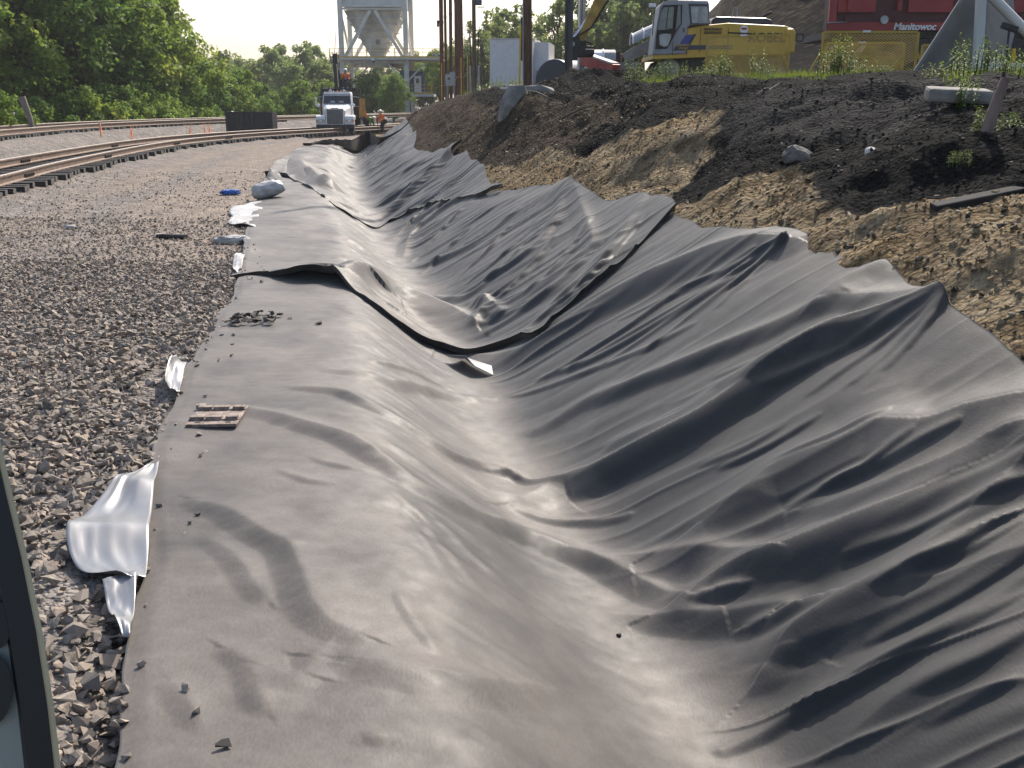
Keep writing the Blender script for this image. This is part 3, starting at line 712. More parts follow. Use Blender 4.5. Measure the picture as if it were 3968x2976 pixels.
SHEETS = []
def sheet(name, key, layer, yst, yen, krow, cols, label, front):
    t = np.linspace(0, 1, cols)
    t = t + .0 * t
    ymid = 11 if key == 'A' else 20
    u0 = (xL(ymid) - xV(ymid)) + t * (uR(ymid) - (xL(ymid) - xV(ymid)))
    y0 = yst(u0); y1 = yen(u0)
    rows = int(np.log((y1 / y0)).max() / krow)
    v = np.linspace(0, 1, rows)[:, None]
    Y = y0[None] * np.exp(v * np.log(y1 / y0)[None])
    T = np.repeat(t[None], rows, 0)
    yc = np.clip(Y, 0, 54)
    wobL = .05 * fbm(Y * 1.7, Y * 0, 91 + layer, 3)
    edgeR = uR(yc) + .05 * fbm(Y * 1.3, Y * 0 + layer, 95, 3)
    ul = xL(yc) + wobL - xV(Y) - (.06 if layer and key != 'D' else 0)
    U = ul + T * (edgeR - ul); X = xV(Y) + U
    Z = np.interp(U, _px, _py) + .035 + .03 * layer
    k = np.interp(Y, _ky, _kk)
    Z = np.where(U > 2.0, Z + (np.interp(U, _px, _py) - .62) * (k - 1) * sstep(2.0, 4, U), Z)
    sc = 1 + .03 * Y
    right = sstep(-.1, .5, U); left = 1 - sstep(-.5, .1, U)
    # taut creases running across the ditch
    lean = Y + .10 * np.clip(U, 0, 3) + .10 * fbm(U * .9, Y * .5, 60, 2)
    rid = 1 - np.abs(fbm(lean * 1.9 / sc ** .5, U * .35, 61 + layer, 3, .55)) * 2
    far = 1 if key == 'A' else (1.7 if key == 'B' else 2.2)
    calm = far * (1 - .6 * sstep(.7, .1, edgeR - U))
    Z += right * calm * (.026 * np.clip(rid, -.2, 1) ** 2 * sc * (.55 + .45 * fbm(Y * .7, U * .35, 63, 2)))
    rid2 = np.clip(1 - np.abs(fbm(lean * 4.2 / sc ** .5, U * .4, 165 + layer, 2)) * 3.2, 0, 1)
    Z += right * calm * .020 * rid2 ** 2.2 * sc * np.clip(.5 + 1.2 * fbm(Y * .9, U * .45, 64, 2), 0, 1)
    Z += right * calm * .006 * fbm(lean * 8 / sc ** .5, U * .9, 65 + layer, 2) * sc
    Z += left * (.016 * far ** 1.2 * fbm(X * 1.3, Y * .9 / far, 67 + layer, 2) * sc + .006 * fbm(X * 3.0 + Y * 1.5, Y * 5 - X * 2, 69, 3) * sc)
    Z += sstep(-1.5, -.9, U) * left * far * .022 * fbm(Y * 4.2 / sc ** .5 + U * 1.4, U * .7, 71 + layer, 3) * sc
    Z += .0012 * fbm(X * 9, Y * 9, 73, 2)
    ZF = np.zeros_like(Z)
    fold_add(X, Y, ZF, [f[1:] for f in FOLDS if f[0] == key])
    Z += ZF
    # loose outer edges
    er = sstep(.45, .0, (edgeR - U))
    Z += er * (.01 + (.08 if key == 'A' else .15) * np.clip(fbm(Y * .55, Y * 0, 97 + layer, 3), -.35, 1)) * np.clip(.7 + .02 * Y, .7, 1.6)
    el = sstep(.10, 0, (U - ul)); Z -= el * .012
    if front:
        dy = (Y - y0[None])
        lift = (.028 + .05 * fbm(U * 1.1, U * 0, 99 + layer, 2)) * (1 - .9 * sstep(.75, .95, T)) + (.3 * np.exp(-((U - .2) / .9) ** 2) if key == 'D' else 0)
        Z += lift * np.exp(-(dy / .22) ** 2) * (1 + .03 * Y)
    P = np.stack([X, Y, Z], -1)
    Fq = grid_faces(rows, cols)
    V = P.reshape(-1, 3); n0 = len(V)
    ex_v = []; ex_f = []
    def skirt(idx, dx, dy_, dz, n0_):
        base = V[idx]; m = len(idx); out = []
        q1 = base + np.array([dx * .5, dy_ * .5, dz * .45]); q2 = base + np.array([dx * 1.5, dy_ * 1.5, dz])
        vs = np.concatenate([q1, q2]); a = n0_; f = []
        for i in range(m - 1):
            f.append((idx[i], idx[i + 1], a + i + 1, a + i)); f.append((a + i, a + i + 1, a + m + i + 1, a + m + i))
        return vs, f
    s1, f1 = skirt(np.arange(rows) * cols, .006, 0, -.05, n0)
    s2, f2 = skirt(np.arange(rows) * cols + cols - 1, -.02, 0, -.06, n0 + len(s1))
    allv = [V, s1, s2]; allf = [Fq, np.array(f1), np.array(f2)]
    if front:
        s3, f3 = skirt(np.arange(cols), 0, .03, -.075, n0 + len(s1) + len(s2)); allv.append(s3); allf.append(np.array(f3))
    SHEETS.append((X, Y, Z)); VV = np.concatenate(allv); me = np_mesh(name, VV, np.concatenate(allf), True)
    dust_shade = np.zeros(len(VV))
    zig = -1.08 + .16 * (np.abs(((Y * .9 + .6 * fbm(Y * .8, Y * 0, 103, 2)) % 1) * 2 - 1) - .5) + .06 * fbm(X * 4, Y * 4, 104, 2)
    dd = .10 * (1 - sstep(-.04, .05, U - zig)) - .19 * right + .11 * fbm(X * .8, Y * .8, 101, 4) + .05 * fbm(X * 3 + Y, Y * 1.2, 102, 3) + .12 * np.exp(-(U / .4) ** 2) + .3 * np.exp(-((U - ul) / .045) ** 2)  # dusty shoulder and hem; right slope darkened, ditch bottom lightened as painted shading
    dust_shade[:n0] = dd.reshape(-1)
    attr(me, 'dust_shade', dust_shade)
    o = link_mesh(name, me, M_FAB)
    return tag(o, label, 'fabric sheet', 'black fabric sheets lining the ditch')
def ed(E):
    tx, ty = table(E, -4, 4, .02, .10)
    return lambda u: np.interp(u, tx, ty)
eB, eC, eD = ed(EDGE_B), ed(EDGE_C), ed(EDGE_D)
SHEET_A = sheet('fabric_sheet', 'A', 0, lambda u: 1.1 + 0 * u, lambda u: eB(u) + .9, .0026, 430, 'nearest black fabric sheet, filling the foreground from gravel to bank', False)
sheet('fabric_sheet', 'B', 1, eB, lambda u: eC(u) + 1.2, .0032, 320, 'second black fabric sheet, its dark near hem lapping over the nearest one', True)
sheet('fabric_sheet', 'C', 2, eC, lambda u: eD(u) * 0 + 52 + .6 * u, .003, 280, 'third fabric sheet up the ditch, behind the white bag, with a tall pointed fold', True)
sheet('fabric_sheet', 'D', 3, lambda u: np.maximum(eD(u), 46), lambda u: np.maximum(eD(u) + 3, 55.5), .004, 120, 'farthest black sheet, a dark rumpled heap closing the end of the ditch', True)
# ------------------------------------------------------------------ reading positions off the survey of the photograph
def at(px, py, Y):
    """point at forward distance Y seen in direction (px, py) of the 2212-wide print"""
    x = px / 2.16015 - 512; y = py / 2.16015 - 384
    c, s = math.cos(PITCH), math.sin(PITCH)
    dx, dy, dz = x / 1000, c - s * y / 1000, -s - c * y / 1000
    t = Y / dy
    return Vector((dx * t, Y, CAM_H + dz * t))

M_RUST = mat('rusty_rail', (.17, .115, .085), (.27, .20, .155), rough=.5, metal=.25, spec=.5, scale=9)
M_RAILTOP = mat('worn_rail_head', (.26, .235, .21), (.36, .33, .30), rough=.55, metal=.5, scale=5)
M_TIE = mat('creosote_tie', (.012, .011, .010), (.04, .034, .03), rough=.75, scale=7, stretch=(1, 6, 6), bump=.4)
M_TIEGREY = mat('tie_end_grain', (.05, .045, .04), (.13, .12, .11), rough=.9, scale=14)
M_BOLT = mat('dark_bolted_steel', (.02, .017, .015), (.05, .04, .034), rough=.6, metal=.4, scale=20)
M_ORANGE = mat('orange_marking', (.85, .17, .04), (.9, .25, .07), rough=.6, scale=12)
M_WOODPALE = mat('pale_stake_wood', (.42, .30, .17), (.5, .38, .24), rough=.8, scale=12)

def offset_curve(C, d):
    T = np.gradient(C, axis=0); T /= np.linalg.norm(T, axis=1)[:, None]
    N_ = np.stack([T[:, 1], -T[:, 0]], 1)     # to the right of travel
    return C + N_ * d, N_, T

RAILP = [(-.07, 0), (.07, 0), (.07, .018), (.012, .035), (.012, .125), (.036, .135), (.036, .165), (.025, .172), (-.025, .172), (-.036, .165), (-.036, .135), (-.012, .125), (-.012, .035), (-.07, .018)]
def rail_obj(C, zc, d, parent):
    P, N_, T = offset_curve(C, d)
    body = MB(); head = MB(); rb = []; rh = []
    for i in range(len(P)):
        z = zc[i]
        rb.append([(P[i, 0] + N_[i, 0] * a, P[i, 1] + N_[i, 1] * a, z + b) for a, b in RAILP])
        rh.append([(P[i, 0] + N_[i, 0] * a, P[i, 1] + N_[i, 1] * a, z + b) for a, b in ((-.036, .2165), (.036, .2165), (.03, .222), (-.03, .222))])
    body.loft(rb, smooth=False); head.loft(rh, smooth=False)
    o = body.build('rail', M_RUST, parent); head.build('rail_head', M_RAILTOP, o)
    return o

def resample(C, step):
    s = np.concatenate([[0], np.cumsum(np.linalg.norm(np.diff(C, axis=0), axis=1))])
    t = np.arange(0, s[-1], step)
    return np.stack([np.interp(t, s, C[:, 0]), np.interp(t, s, C[:, 1])], 1)

def make_track(C, base, super_, name, label, tie_range, joints):
    t = thing(name, label, 'railway track')
    zc = np.full(len(C), base) + .0
    rail_obj(C, zc, .75, t); rail_obj(C, zc + super_, -.75, t)
    Q = resample(C, .52); P, N_, T = offset_curve(Q, 0)
    tm = MB().box((0, 0, 0), (2.7, .22, .19)); me = None
    for i in range(len(Q)):
        if not (tie_range[0] < Q[i, 1] < tie_range[1]): continue
        a = math.atan2(T[i, 1], T[i, 0]) - math.pi / 2
        if me is None:
            o = tm.build('tie', M_TIE, t); me = o.data
            end = MB().box((1.352, 0, 0), (.004, .21, .18)).build('end_face', M_TIEGREY, o)
        else:
            o = bpy.data.objects.new('tie', me); COL.objects.link(o); o.parent = t
            if Q[i, 1] < 60:
                e = end.copy(); COL.objects.link(e); e.parent = o
        o.location = (Q[i, 0] + N_[i, 0] * random.uniform(-.12, .12), Q[i, 1], base - .10 + super_ / 2 + random.uniform(-.012, .0))
        o.rotation_euler = (0, -super_ / 1.5 * 0, a + random.uniform(-.05, .05))
    for y, d in joints:
        P2, N2, T2 = offset_curve(C, d); i = int(np.argmin(np.abs(P2[:, 1] - y)))
        a = math.atan2(T2[i, 1], T2[i, 0]) - math.pi / 2
        b = MB().box((.035, 0, .08), (.04, .75, .085))
        for k in range(4): b.tube([(.055, -.27 + .18 * k, .085), (.09, -.27 + .18 * k, .085)], .026, 6)
        b.box((-.035, 0, .08), (.04, .75, .085))
        o = b.build('joint_bar', M_BOLT, t); o.location = (P2[i, 0], P2[i, 1], base + (super_ if d < 0 else 0)); o.rotation_euler = (0, 0, a)
    return t
RAILP = [(a * 1.2, b * 1.25) for a, b in RAILP]
make_track(NEAR_C, .25, .05, 'railway_track', 'newly laid track with rusty rails on exposed black ties beside the gravel road', (14, 76),
           [(24.2, .75), (33, .75), (43, .75), (21.5, -.75), (29.5, -.75), (39.5, -.75), (50, .75)])
make_track(FAR_C, .80, .04, 'railway_track', 'older track on the raised ballast bank in front of the trees', (34, 72), [])

# survey stakes along the far embankment
stk = [(218, 288, 262, 46, 0, 'thick orange-topped survey stake in ballast, leftmost of the row'), (281, 292, 268, 45, .25, 'slim leaning survey stake with orange ribbon, second from the left'),
       (410, 290, 268, 52, .05, 'thin survey stake with faded pink ribbon, right of the leaning stake'), (443, 290, 264, 54, -.12, 'survey stake with long pink ribbon, left of its twin by the black bin'), (452, 289, 266, 55, .1, 'last survey stake of the row, nearest the black bin')]
for k, (px, yb, yt, Y, ln, lab) in enumerate(stk):
    b = at(px, yb, Y); x0, y0 = b.x, b.y; z0 = gz(x0, y0)
    h = at(px, yt, Y).z - z0
    t = thing('survey_stake', lab, 'stake', (x0, y0, z0), 0, 'survey stakes along the embankment')
    w = .07 if k == 0 else .035
    MB().beam((0, 0, -.1), (ln * h * .3, 0, h), w, w * .6).build('stake', M_WOODPALE if k == 0 else M_ORANGE, t)
    rb = MB()
    for q in range(2 + (k == 3)):
        c = Vector((ln * h * .3 * .8 + .02 * q, -.03, h * (.85 - .15 * q))); pts_ = [c, c + Vector((.05, -.02, -.12)), c + Vector((.03 + .05 * q, -.02, -.3)), c + Vector((.09, -.03, -.42))]
        for i in range(3): rb.beam(pts_[i], pts_[i + 1], .045, .008)
    rb.build('ribbon', M_ORANGE, t)

# black bin beyond the near track
M_BLACK = mat('black_plastic', (.008, .008, .009), (.02, .02, .022), rough=.55, scale=4, stretch=(8, 1, 1))
b0 = at(492, 287, 60); b1 = at(591, 287, 60); w = b1.x - b0.x; zt = at(540, 243, 60).z; zb = gz((b0.x + b1.x) / 2, 60)
t = thing('storage_bin', 'large black ribbed bin standing behind the near track', 'bin', ((b0.x + b1.x) / 2, 60.4, zb - .05))
h = zt - zb + .05
m_ = MB()
for sgn in (-1, 1):
    m_.box((0, sgn * .6, h / 2), (w, .05, h)); m_.box((sgn * w / 2, 0, h / 2), (.05, 1.2, h))
m_.box((0, 0, .1), (w, 1.2, .1)); m_.build('body', M_BLACK, t)
for k in range(9): MB().box((-w / 2 + .15 + k * (w - .3) / 8, -.65, h / 2), (.07, .05, h - .06)).build('rib', M_BLACK, t)
MB().tube([(-w / 2, -.62, h), (w * .1, -.64, h + .03), (w / 2, -.62, h - .02)], .04, 6).build('rim', M_BLACK, t)
MB().box((-.35 * w, -.1, h + .02), (.35, .25, .012), Matrix.Rotation(.3, 3, 'Y')).build('paper_scrap', mat('white_scrap', (.7, .7, .7), (.8, .8, .8)), t)
# ------------------------------------------------------------------ paints
M_WHITE = mat('white_paint', (.74, .735, .72), (.82, .815, .80), rough=.45, scale=3)
M_CREAM = mat('cream_steel', (.56, .54, .49), (.68, .655, .60), rough=.6, scale=1.2, bump=.1, bscale=8)
M_CREAM2 = mat('stained_cream_steel', (.40, .375, .32), (.62, .59, .53), rough=.65, scale=.8, stretch=(1, 1, .3))
M_YELLOW = mat('safety_yellow', (.55, .33, .02), (.68, .44, .04), rough=.5, scale=4)
M_EXC = mat('machine_yellow', (.50, .30, .03), (.62, .40, .05), rough=.45, scale=2)
M_EXCDIRT = mat('dirty_yellow', (.30, .17, .03), (.52, .32, .06), rough=.6, scale=3)
M_GREY = mat('cab_grey', (.24, .24, .26), (.31, .31, .33), rough=.5, scale=3)
M_NAVY = mat('navy_paint', (.014, .019, .036), (.024, .03, .052), rough=.35, scale=3)
M_BLUE = mat('blue_decal', (.016, .028, .20), (.025, .04, .25), rough=.4)
M_BLUECAB = mat('blue_siding', (.02, .035, .07), (.03, .05, .095), rough=.6, scale=1, stretch=(1, 1, 20))
M_DARK = mat('dark_steel', (.010, .010, .011), (.03, .028, .026), rough=.6, scale=9)
M_RUBBER = mat('rubber', (.014, .013, .012), (.04, .036, .032), rough=.85, scale=12)
M_GLASS = mat('tinted_glass', (.02, .028, .03), (.035, .045, .048), rough=.06, spec=.8)
M_PGLASS = mat('pale_glass', (.22, .24, .24), (.36, .38, .38), rough=.12, spec=.8, scale=5)
M_CHROME = mat('chrome', (.55, .55, .57), (.62, .62, .63), rough=.2, metal=.9)
M_GRILLE = mat('grille_bars', (.22, .22, .235), (.30, .30, .31), rough=.35, metal=.5)
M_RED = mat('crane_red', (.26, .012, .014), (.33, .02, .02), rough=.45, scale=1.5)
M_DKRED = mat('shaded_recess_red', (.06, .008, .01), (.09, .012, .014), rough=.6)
M_LAMP = mat('amber_lens', (.8, .22, .03), (.85, .3, .05), rough=.3)
M_HEAD = mat('lamp_glass', (.35, .36, .37), (.5, .5, .5), rough=.15)
M_PLY = mat('orange_board', (.42, .19, .05), (.55, .28, .09), rough=.75, scale=3, stretch=(6, 6, 1))
M_STEEL = mat('weathered_steel_plate', (.16, .155, .15), (.26, .25, .235), rough=.55, metal=.3, scale=1.5)
M_CORTEN = mat('rusted_pile', (.10, .035, .018), (.19, .075, .035), rough=.8, scale=2.5, stretch=(3, 3, .5), c3=(.13, .05, .025))
M_POLE = mat('creosoted_pole', (.05, .028, .016), (.16, .085, .045), rough=.85, scale=5, stretch=(5, 5, .4))
M_GALV = mat('galvanised', (.30, .31, .32), (.38, .39, .40), rough=.5, metal=.5)
M_TAPE = mat('caution_tape', (.75, .55, .08), (.8, .75, .6), rough=.5, scale=9)
M_SKIN = mat('skin', (.38, .22, .15), (.42, .25, .17), rough=.6)
M_HIVIS = mat('hi_vis_orange', (.85, .16, .02), (.9, .22, .04), rough=.7, scale=8)
M_GREENV = mat('hi_vis_green', (.10, .26, .05), (.16, .36, .08), rough=.7, scale=8)
M_TROUS = mat('dark_work_trousers', (.03, .03, .035), (.055, .055, .06), rough=.9)
M_HAT = mat('pale_hard_hat', (.68, .64, .45), (.75, .7, .52), rough=.35)
M_HATW = mat('white_hard_hat', (.75, .75, .74), (.8, .8, .79), rough=.35)

def text_mesh(name, body, size, mat_, parent, loc, rot, extrude=.01, shear=0.0, bold=0.0):
    cu = bpy.data.curves.new(name, 'FONT'); cu.body = body; cu.size = size; cu.extrude = extrude; cu.shear = shear; cu.offset = bold
    tmp = bpy.data.objects.new('tmp_text', cu); COL.objects.link(tmp)
    dg = bpy.context.evaluated_depsgraph_get(); me = bpy.data.meshes.new_from_object(tmp.evaluated_get(dg))
    bpy.data.objects.remove(tmp)
    me.materials.clear()
    o = link_mesh(name, me, mat_, parent); o.location = loc; o.rotation_euler = rot
    return o
FACE = (math.pi / 2, 0, 0)       # lettering on a face turned to -Y

# ------------------------------------------------------------------ people
def skin_mesh(name, verts, edges, radii, mat_, parent, sub=1):
    me = bpy.data.meshes.new(name); me.from_pydata(verts, edges, []); me.update()
    o = link_mesh(name, me, mat_, parent)
    md = o.modifiers.new('skin', 'SKIN'); md.use_smooth_shade = True
    for i, r in enumerate(radii):
        sv_ = me.skin_vertices[0].data[i]; rr = r if hasattr(r, '__len__') else (r, r); sv_.radius = rr; sv_.use_root = (i == 0)
    sb = o.modifiers.new('sub', 'SUBSURF'); sb.levels = sub; sb.render_levels = sub
    return o

def person(label, loc, rotz, J, top, hat, group='railway workers'):
    """J: joint positions in metres, the figure faces -Y before turning"""
    t = thing('person', label, 'person', loc, rotz, group)
    o = ['hip', 'waist', 'chest', 'neck', 'head', 'crown', 'lsh', 'lel', 'lwr', 'lhd', 'rsh', 'rel', 'rwr', 'rhd', 'lhp', 'lkn', 'lan', 'lto', 'rhp', 'rkn', 'ran', 'rto']
    ix = {k: i for i, k in enumerate(o)}
    E_ = [('hip', 'waist'), ('waist', 'chest'), ('chest', 'neck'), ('neck', 'head'), ('head', 'crown'), ('chest', 'lsh'), ('lsh', 'lel'), ('lel', 'lwr'), ('lwr', 'lhd'), ('chest', 'rsh'), ('rsh', 'rel'), ('rel', 'rwr'), ('rwr', 'rhd'), ('hip', 'lhp'), ('lhp', 'lkn'), ('lkn', 'lan'), ('lan', 'lto'), ('hip', 'rhp'), ('rhp', 'rkn'), ('rkn', 'ran'), ('ran', 'rto')]
    rad = dict(hip=(.15, .12), waist=(.14, .11), chest=(.17, .13), neck=.06, head=(.085, .10), crown=(.07, .085), lsh=.075, rsh=.075, lel=.05, rel=.05, lwr=.036, rwr=.036, lhd=.04, rhd=.04, lhp=.10, rhp=.10, lkn=.068, rkn=.068, lan=.05, ran=.05, lto=.045, rto=.045)
    skin_mesh('body', [J[k] for k in o], [(ix[a], ix[b]) for a, b in E_], [rad[k] for k in o], M_SKIN, t)
    def sub_(nm, keys, grow, mat_):
        jx = {k: i for i, k in enumerate(keys)}
        ee = [(jx[a], jx[b]) for a, b in E_ if a in jx and b in jx]
        rr = [tuple(v + grow for v in (rad[k] if hasattr(rad[k], '__len__') else (rad[k],) * 2)) for k in keys]
        return skin_mesh(nm, [J[k] for k in keys], ee, rr, mat_, t)
    sub_('jacket', ['waist', 'chest', 'lsh', 'lel', 'lwr', 'rsh', 'rel', 'rwr'], .022, top)
    sub_('trousers', ['hip', 'lhp', 'lkn', 'lan', 'rhp', 'rkn', 'ran'], .02, M_TROUS)
    hd = Vector(J['head']); cr = Vector(J['crown']); d = (cr - hd).normalized()
    f = Vector(J.get('face', (0, -1, 0))).normalized(); s_ = d.cross(f).normalized(); f = s_.cross(d)
    rings = []
    for a in range(6):
        th = a / 5 * math.pi / 2; rr = .135 * math.cos(th) + .004
        rings.append([hd + d * (.05 + .13 * math.sin(th)) + (f * math.cos(q) * 1.15 + s_ * math.sin(q)) * rr for q in [k * math.pi / 6 for k in range(12)]])
    h_ = MB().loft(rings)
    brim = [[hd + d * z_ + (f * math.cos(q) * 1.3 + s_ * math.sin(q)) * .15 for q in [k * math.pi / 6 for k in range(12)]] for z_ in (.045, .06)]
    h_.loft(brim); h_.build('hard_hat', hat, t)
    MB().loft([[hd + f * .09 + s_ * .012 + d * -.01, hd + f * .09 - s_ * .012 + d * -.01, hd + f * .13 + d * -.03], [hd + f * .09 + s_ * .008 + d * .03, hd + f * .09 - s_ * .008 + d * .03, hd + f * .10 + d * .03]]).build('nose', M_SKIN, t)
    for q in (-1, 1): MB().sphere(hd + f * .088 + s_ * .035 * q + d * .025, .012, 6, 4).build('eye', M_DARK, t)
    return t

# ------------------------------------------------------------------ white boom truck
def make_truck():
    t = thing('boom_truck', 'white boom truck facing the camera on the track with a black load', 'truck', (-10.85, 63.4, gz(-10.85, 63.4) + .02), R(4))
    wt = MB()
    # hood: loft of cross-sections from grille back to cab
    def ring(y, w, zt, zb, r):
        return [(-w, y, zb), (-w, y, zt - r), (-w + r, y, zt), (w - r, y, zt), (w, y, zt - r), (w, y, zb)]
    wt.loft([ring(.12, .60, 1.58, .62, .12), ring(.35, .66, 1.66, .62, .14), ring(1.0, .78, 1.76, .7, .16), ring(1.75, .88, 1.86, .8, .16)], smooth=False)
    wt.build('hood', M_WHITE, t, bevel=.03)
    c = MB()
    c.loft([[(-.92, 1.7, .7), (.92, 1.7, .7), (.92, 1.7, 1.86), (-.92, 1.7, 1.86)], [(-.93, 2.0, .7), (.93, 2.0, .7), (.86, 2.0, 2.42), (-.86, 2.0, 2.42)], [(-.93, 3.2, .7), (.93, 3.2, .7), (.86, 3.2, 2.5), (-.86, 3.2, 2.5)]], smooth=False)
    c.box((0, 2.65, 2.52), (1.74, 1.35, .14), taper=.92)
    cab = c.build('cab', M_WHITE, t, bevel=.03)
    ws = MB()
    for s in (-1, 1):
        ws.add([(s * .02, 1.715, 1.875), (s * .855, 1.715, 1.875), (s * .80, 1.972, 2.37), (s * .02, 1.972, 2.37)], [(0, 1, 2, 3) if s > 0 else (3, 2, 1, 0)])
    for v in range(len(ws.v)): ws.v[v] = (ws.v[v][0], ws.v[v][1] - .03, ws.v[v][2])
    ws.build('windshield', M_GLASS, t)
    MB().beam((0, 1.68, 1.88), (0, 1.935, 2.37), .03, .03).build('windshield_divider', M_RUBBER, t)
    for s in (-1, 1):
        MB().add([(s * .10, 1.74, 1.93), (s * .42, 1.74, 1.93), (s * .40, 1.80, 2.06), (s * .12, 1.80, 2.06)], [(0, 1, 2, 3)]).build('sun_card', M_PGLASS, t, loc=(0, -.075, 0))
    MB().box((0, .085, 1.1), (1.0, .04, .88)).build('grille_back', M_DARK, t)
    g = MB()
    for s in (-1, 1): g.box((s * .515, .07, 1.1), (.05, .08, .94)); g.box((0, .07, 1.1 + s * .465), (1.08, .08, .05))
    g.build('grille_frame', M_CHROME, t)
    for k in range(16): MB().box((0, .055, .69 + k * .054), (.97, .03, .026)).build('grille_bar', M_GRILLE, t)
    MB().box((0, .06, 1.60), (.42, .03, .06)).build('badge', M_DARK, t)
    for s in (-1, 1):
        f = MB()
        prof = [(.02, .62), (.0, .95), (.06, 1.13), (.25, 1.2), (1.05, 1.2), (1.2, 1.08), (1.22, .9), (1.1, .9), (1.0, 1.02), (.5, 1.02), (.36, .88), (.33, .62)]
        f.prism(prof, 'x', s * .60, s * 1.17)
        f.build('fender', M_WHITE, t, bevel=.04)
        h = MB().box((s * .88, -.005, .87), (.46, .04, .17)); ho = h.build('headlight', M_HEAD, t, bevel=.015)
        MB().box((s * .88, -.03, .87), (.20, .01, .12)).build('lens', M_CHROME, ho)
        MB().box((s * 1.12, .0, .87), (.07, .05, .15)).build('turn_signal', M_LAMP, t)
        # mirrors
        m_ = MB().box((s * 1.32, 1.85, 2.0), (.10, .06, .52)); m_.build('mirror', M_WHITE if s < 0 else M_DARK, t, bevel=.02)
        MB().tube([(s * .9, 1.9, 2.3), (s * 1.32, 1.85, 2.27), (s * 1.32, 1.85, 1.7), (s * .9, 1.8, 1.75)], .018, 6).build('mirror_arm', M_CHROME, t)
        MB().sphere((s * 1.08, .9, 1.78), (.11, .06, .11)).build('fender_mirror', M_WHITE, t)
        MB().tube([(s * .95, 1.0, 1.2), (s * 1.07, .93, 1.7)], .015, 6).build('mirror_stalk', M_CHROME, t)
        # front wheels
        w = thing('wheel', None, None, (s * .98, .72, .5)); w.parent = t
        rings = []
        for a, b in ((-.14, .34), (-.14, .46), (-.10, .5), (.10, .5), (.14, .46), (.14, .34)):
            rings.append([(a, b * math.cos(q), b * math.sin(q)) for q in [k * math.pi / 12 for k in range(24)]])
        MB().loft(rings, smooth=False).build('tyre', M_RUBBER, w)
        MB().tube([(-.12, 0, 0), (.10, 0, 0)], .33, 16).build('rim', M_GALV, w)
    for s in (-1, 1):
        for yy in (5.6, 6.9):
            w = thing('wheel', None, None, (s * .88, yy, .5)); w.parent = t
            MB().loft([[(a, b * math.cos(q), b * math.sin(q)) for q in [k * math.pi / 12 for k in range(24)]] for a, b in ((-.28, .36), (-.28, .46), (-.24, .5), (.24, .5), (.28, .46), (.28, .36))], smooth=False).build('tyre', M_RUBBER, w)
            MB().tube([(-.2, 0, 0), (.2, 0, 0)], .35, 16).build('rim', M_GALV, w)
    MB().box((0, -.02, .52), (2.3, .16, .24)).build('bumper', M_DARK, t, bevel=.03)
    MB().box((-.72, .1, .30), (.12, .1, .42)).build('guide_arm', M_GALV, t); MB().box((.72, .1, .30), (.12, .1, .42)).build('guide_arm', M_GALV, t)
    MB().box((0, .25, .2), (1.5, .07, .05)).build('rail_guide_bar', M_GALV, t)
    MB().box((0, 4.4, .72), (.9, 7.6, .3)).build('chassis', M_DARK, t)
    for k in range(5): MB().sphere((-.5 + k * .25, 2.1, 2.62), (.06, .06, .045), 8, 4).build('marker_light', M_LAMP, t)
    for s in (-1, 1): MB().tube([(s * .42, 2.5, 2.6), (s * .42, 2.2, 2.68)], [.05, .09], 8).build('air_horn', M_CHROME, t)
    # bed with stake sides and its black load
    MB().box((0, 5.8, 1.05), (2.4, 4.6, .16)).build('bed_floor', M_DARK, t)
    MB().box((0, 3.48, 1.85), (2.42, .08, 1.6)).build('headboard', M_DARK, t)
    for s in (-1, 1):
        for k in range(8): MB().box((s * 1.22, 3.72 + k * .56, 1.6), (.05, .46, 1.0)).build('side_board', M_PLY, t)
        for k in range(5): MB().box((s * 1.27, 3.6 + k * 1.1, 1.62), (.07, .09, 1.2)).build('stake_post', M_EXCDIRT, t)
    ld = random.Random(3)
    for k in range(16):
        MB().box((0, 0, 0), (ld.uniform(1.9, 2.35), .24, .2)).build('load_timber', M_TIE, t).location = (ld.uniform(-.12, .12), 3.75 + (k % 8) * .42, 2.48 + .22 * (k // 8) + ld.uniform(-.03, .06))
    for k in range(6): MB().beam((-1.15 + k * .13, 3.6, 2.62), (-1.0 + k * .16, 4.2, 2.86 + .05 * (k % 3)), .05, .09).build('load_bar', M_TIE, t)
    # loader crane: turret, mast, folded jib, seat
    MB().tube([(.02, 3.62, 2.3), (.02, 3.62, 2.95)], .26, 12).build('crane_turret', M_DARK, t)
    ms = MB().beam((-.12, 3.62, 2.6), (-.18, 3.55, 4.95), .24, .3); ms.beam((.10, 3.6, 2.7), (-.02, 3.5, 4.0), .12, .18)
    mo = ms.build('crane_mast', M_DARK, t)
    MB().tube([(-.02, 3.42, 2.9), (-.05, 3.38, 4.3)], .06, 8).build('cylinder', M_CHROME, mo)
    for s in (-1, 1): MB().tube([(-.18, 3.4, 4.7), (-.18 + s * .16, 3.36, 5.0), (-.18 + s * .28, 3.36, 4.85), (-.18 + s * .26, 3.38, 4.55)], .022, 6).build('hose', M_RUBBER, mo)
    st_ = MB().box((.42, 3.75, 3.08), (.62, .55, .34)); st_.box((.42, 4.05, 3.4), (.56, .1, .7)); st_.box((.42, 3.5, 2.9), (.72, .12, .5)); st_.build('operator_seat', M_DARK, t, bevel=.04)
    cg = MB()
    for xx in (.12, .74): cg.tube([(xx, 3.45, 2.75), (xx, 3.42, 3.75), (xx, 4.08, 3.8), (xx, 4.1, 2.9)], .022, 6)
    cg.build('seat_cage', M_DARK, t)
    for s in (.24, .6): MB().beam((s, 3.5, 3.1), (s, 3.44, 3.45), .04, .05).build('control_lever', M_DARK, t)
    return t
TRUCK = make_truck()
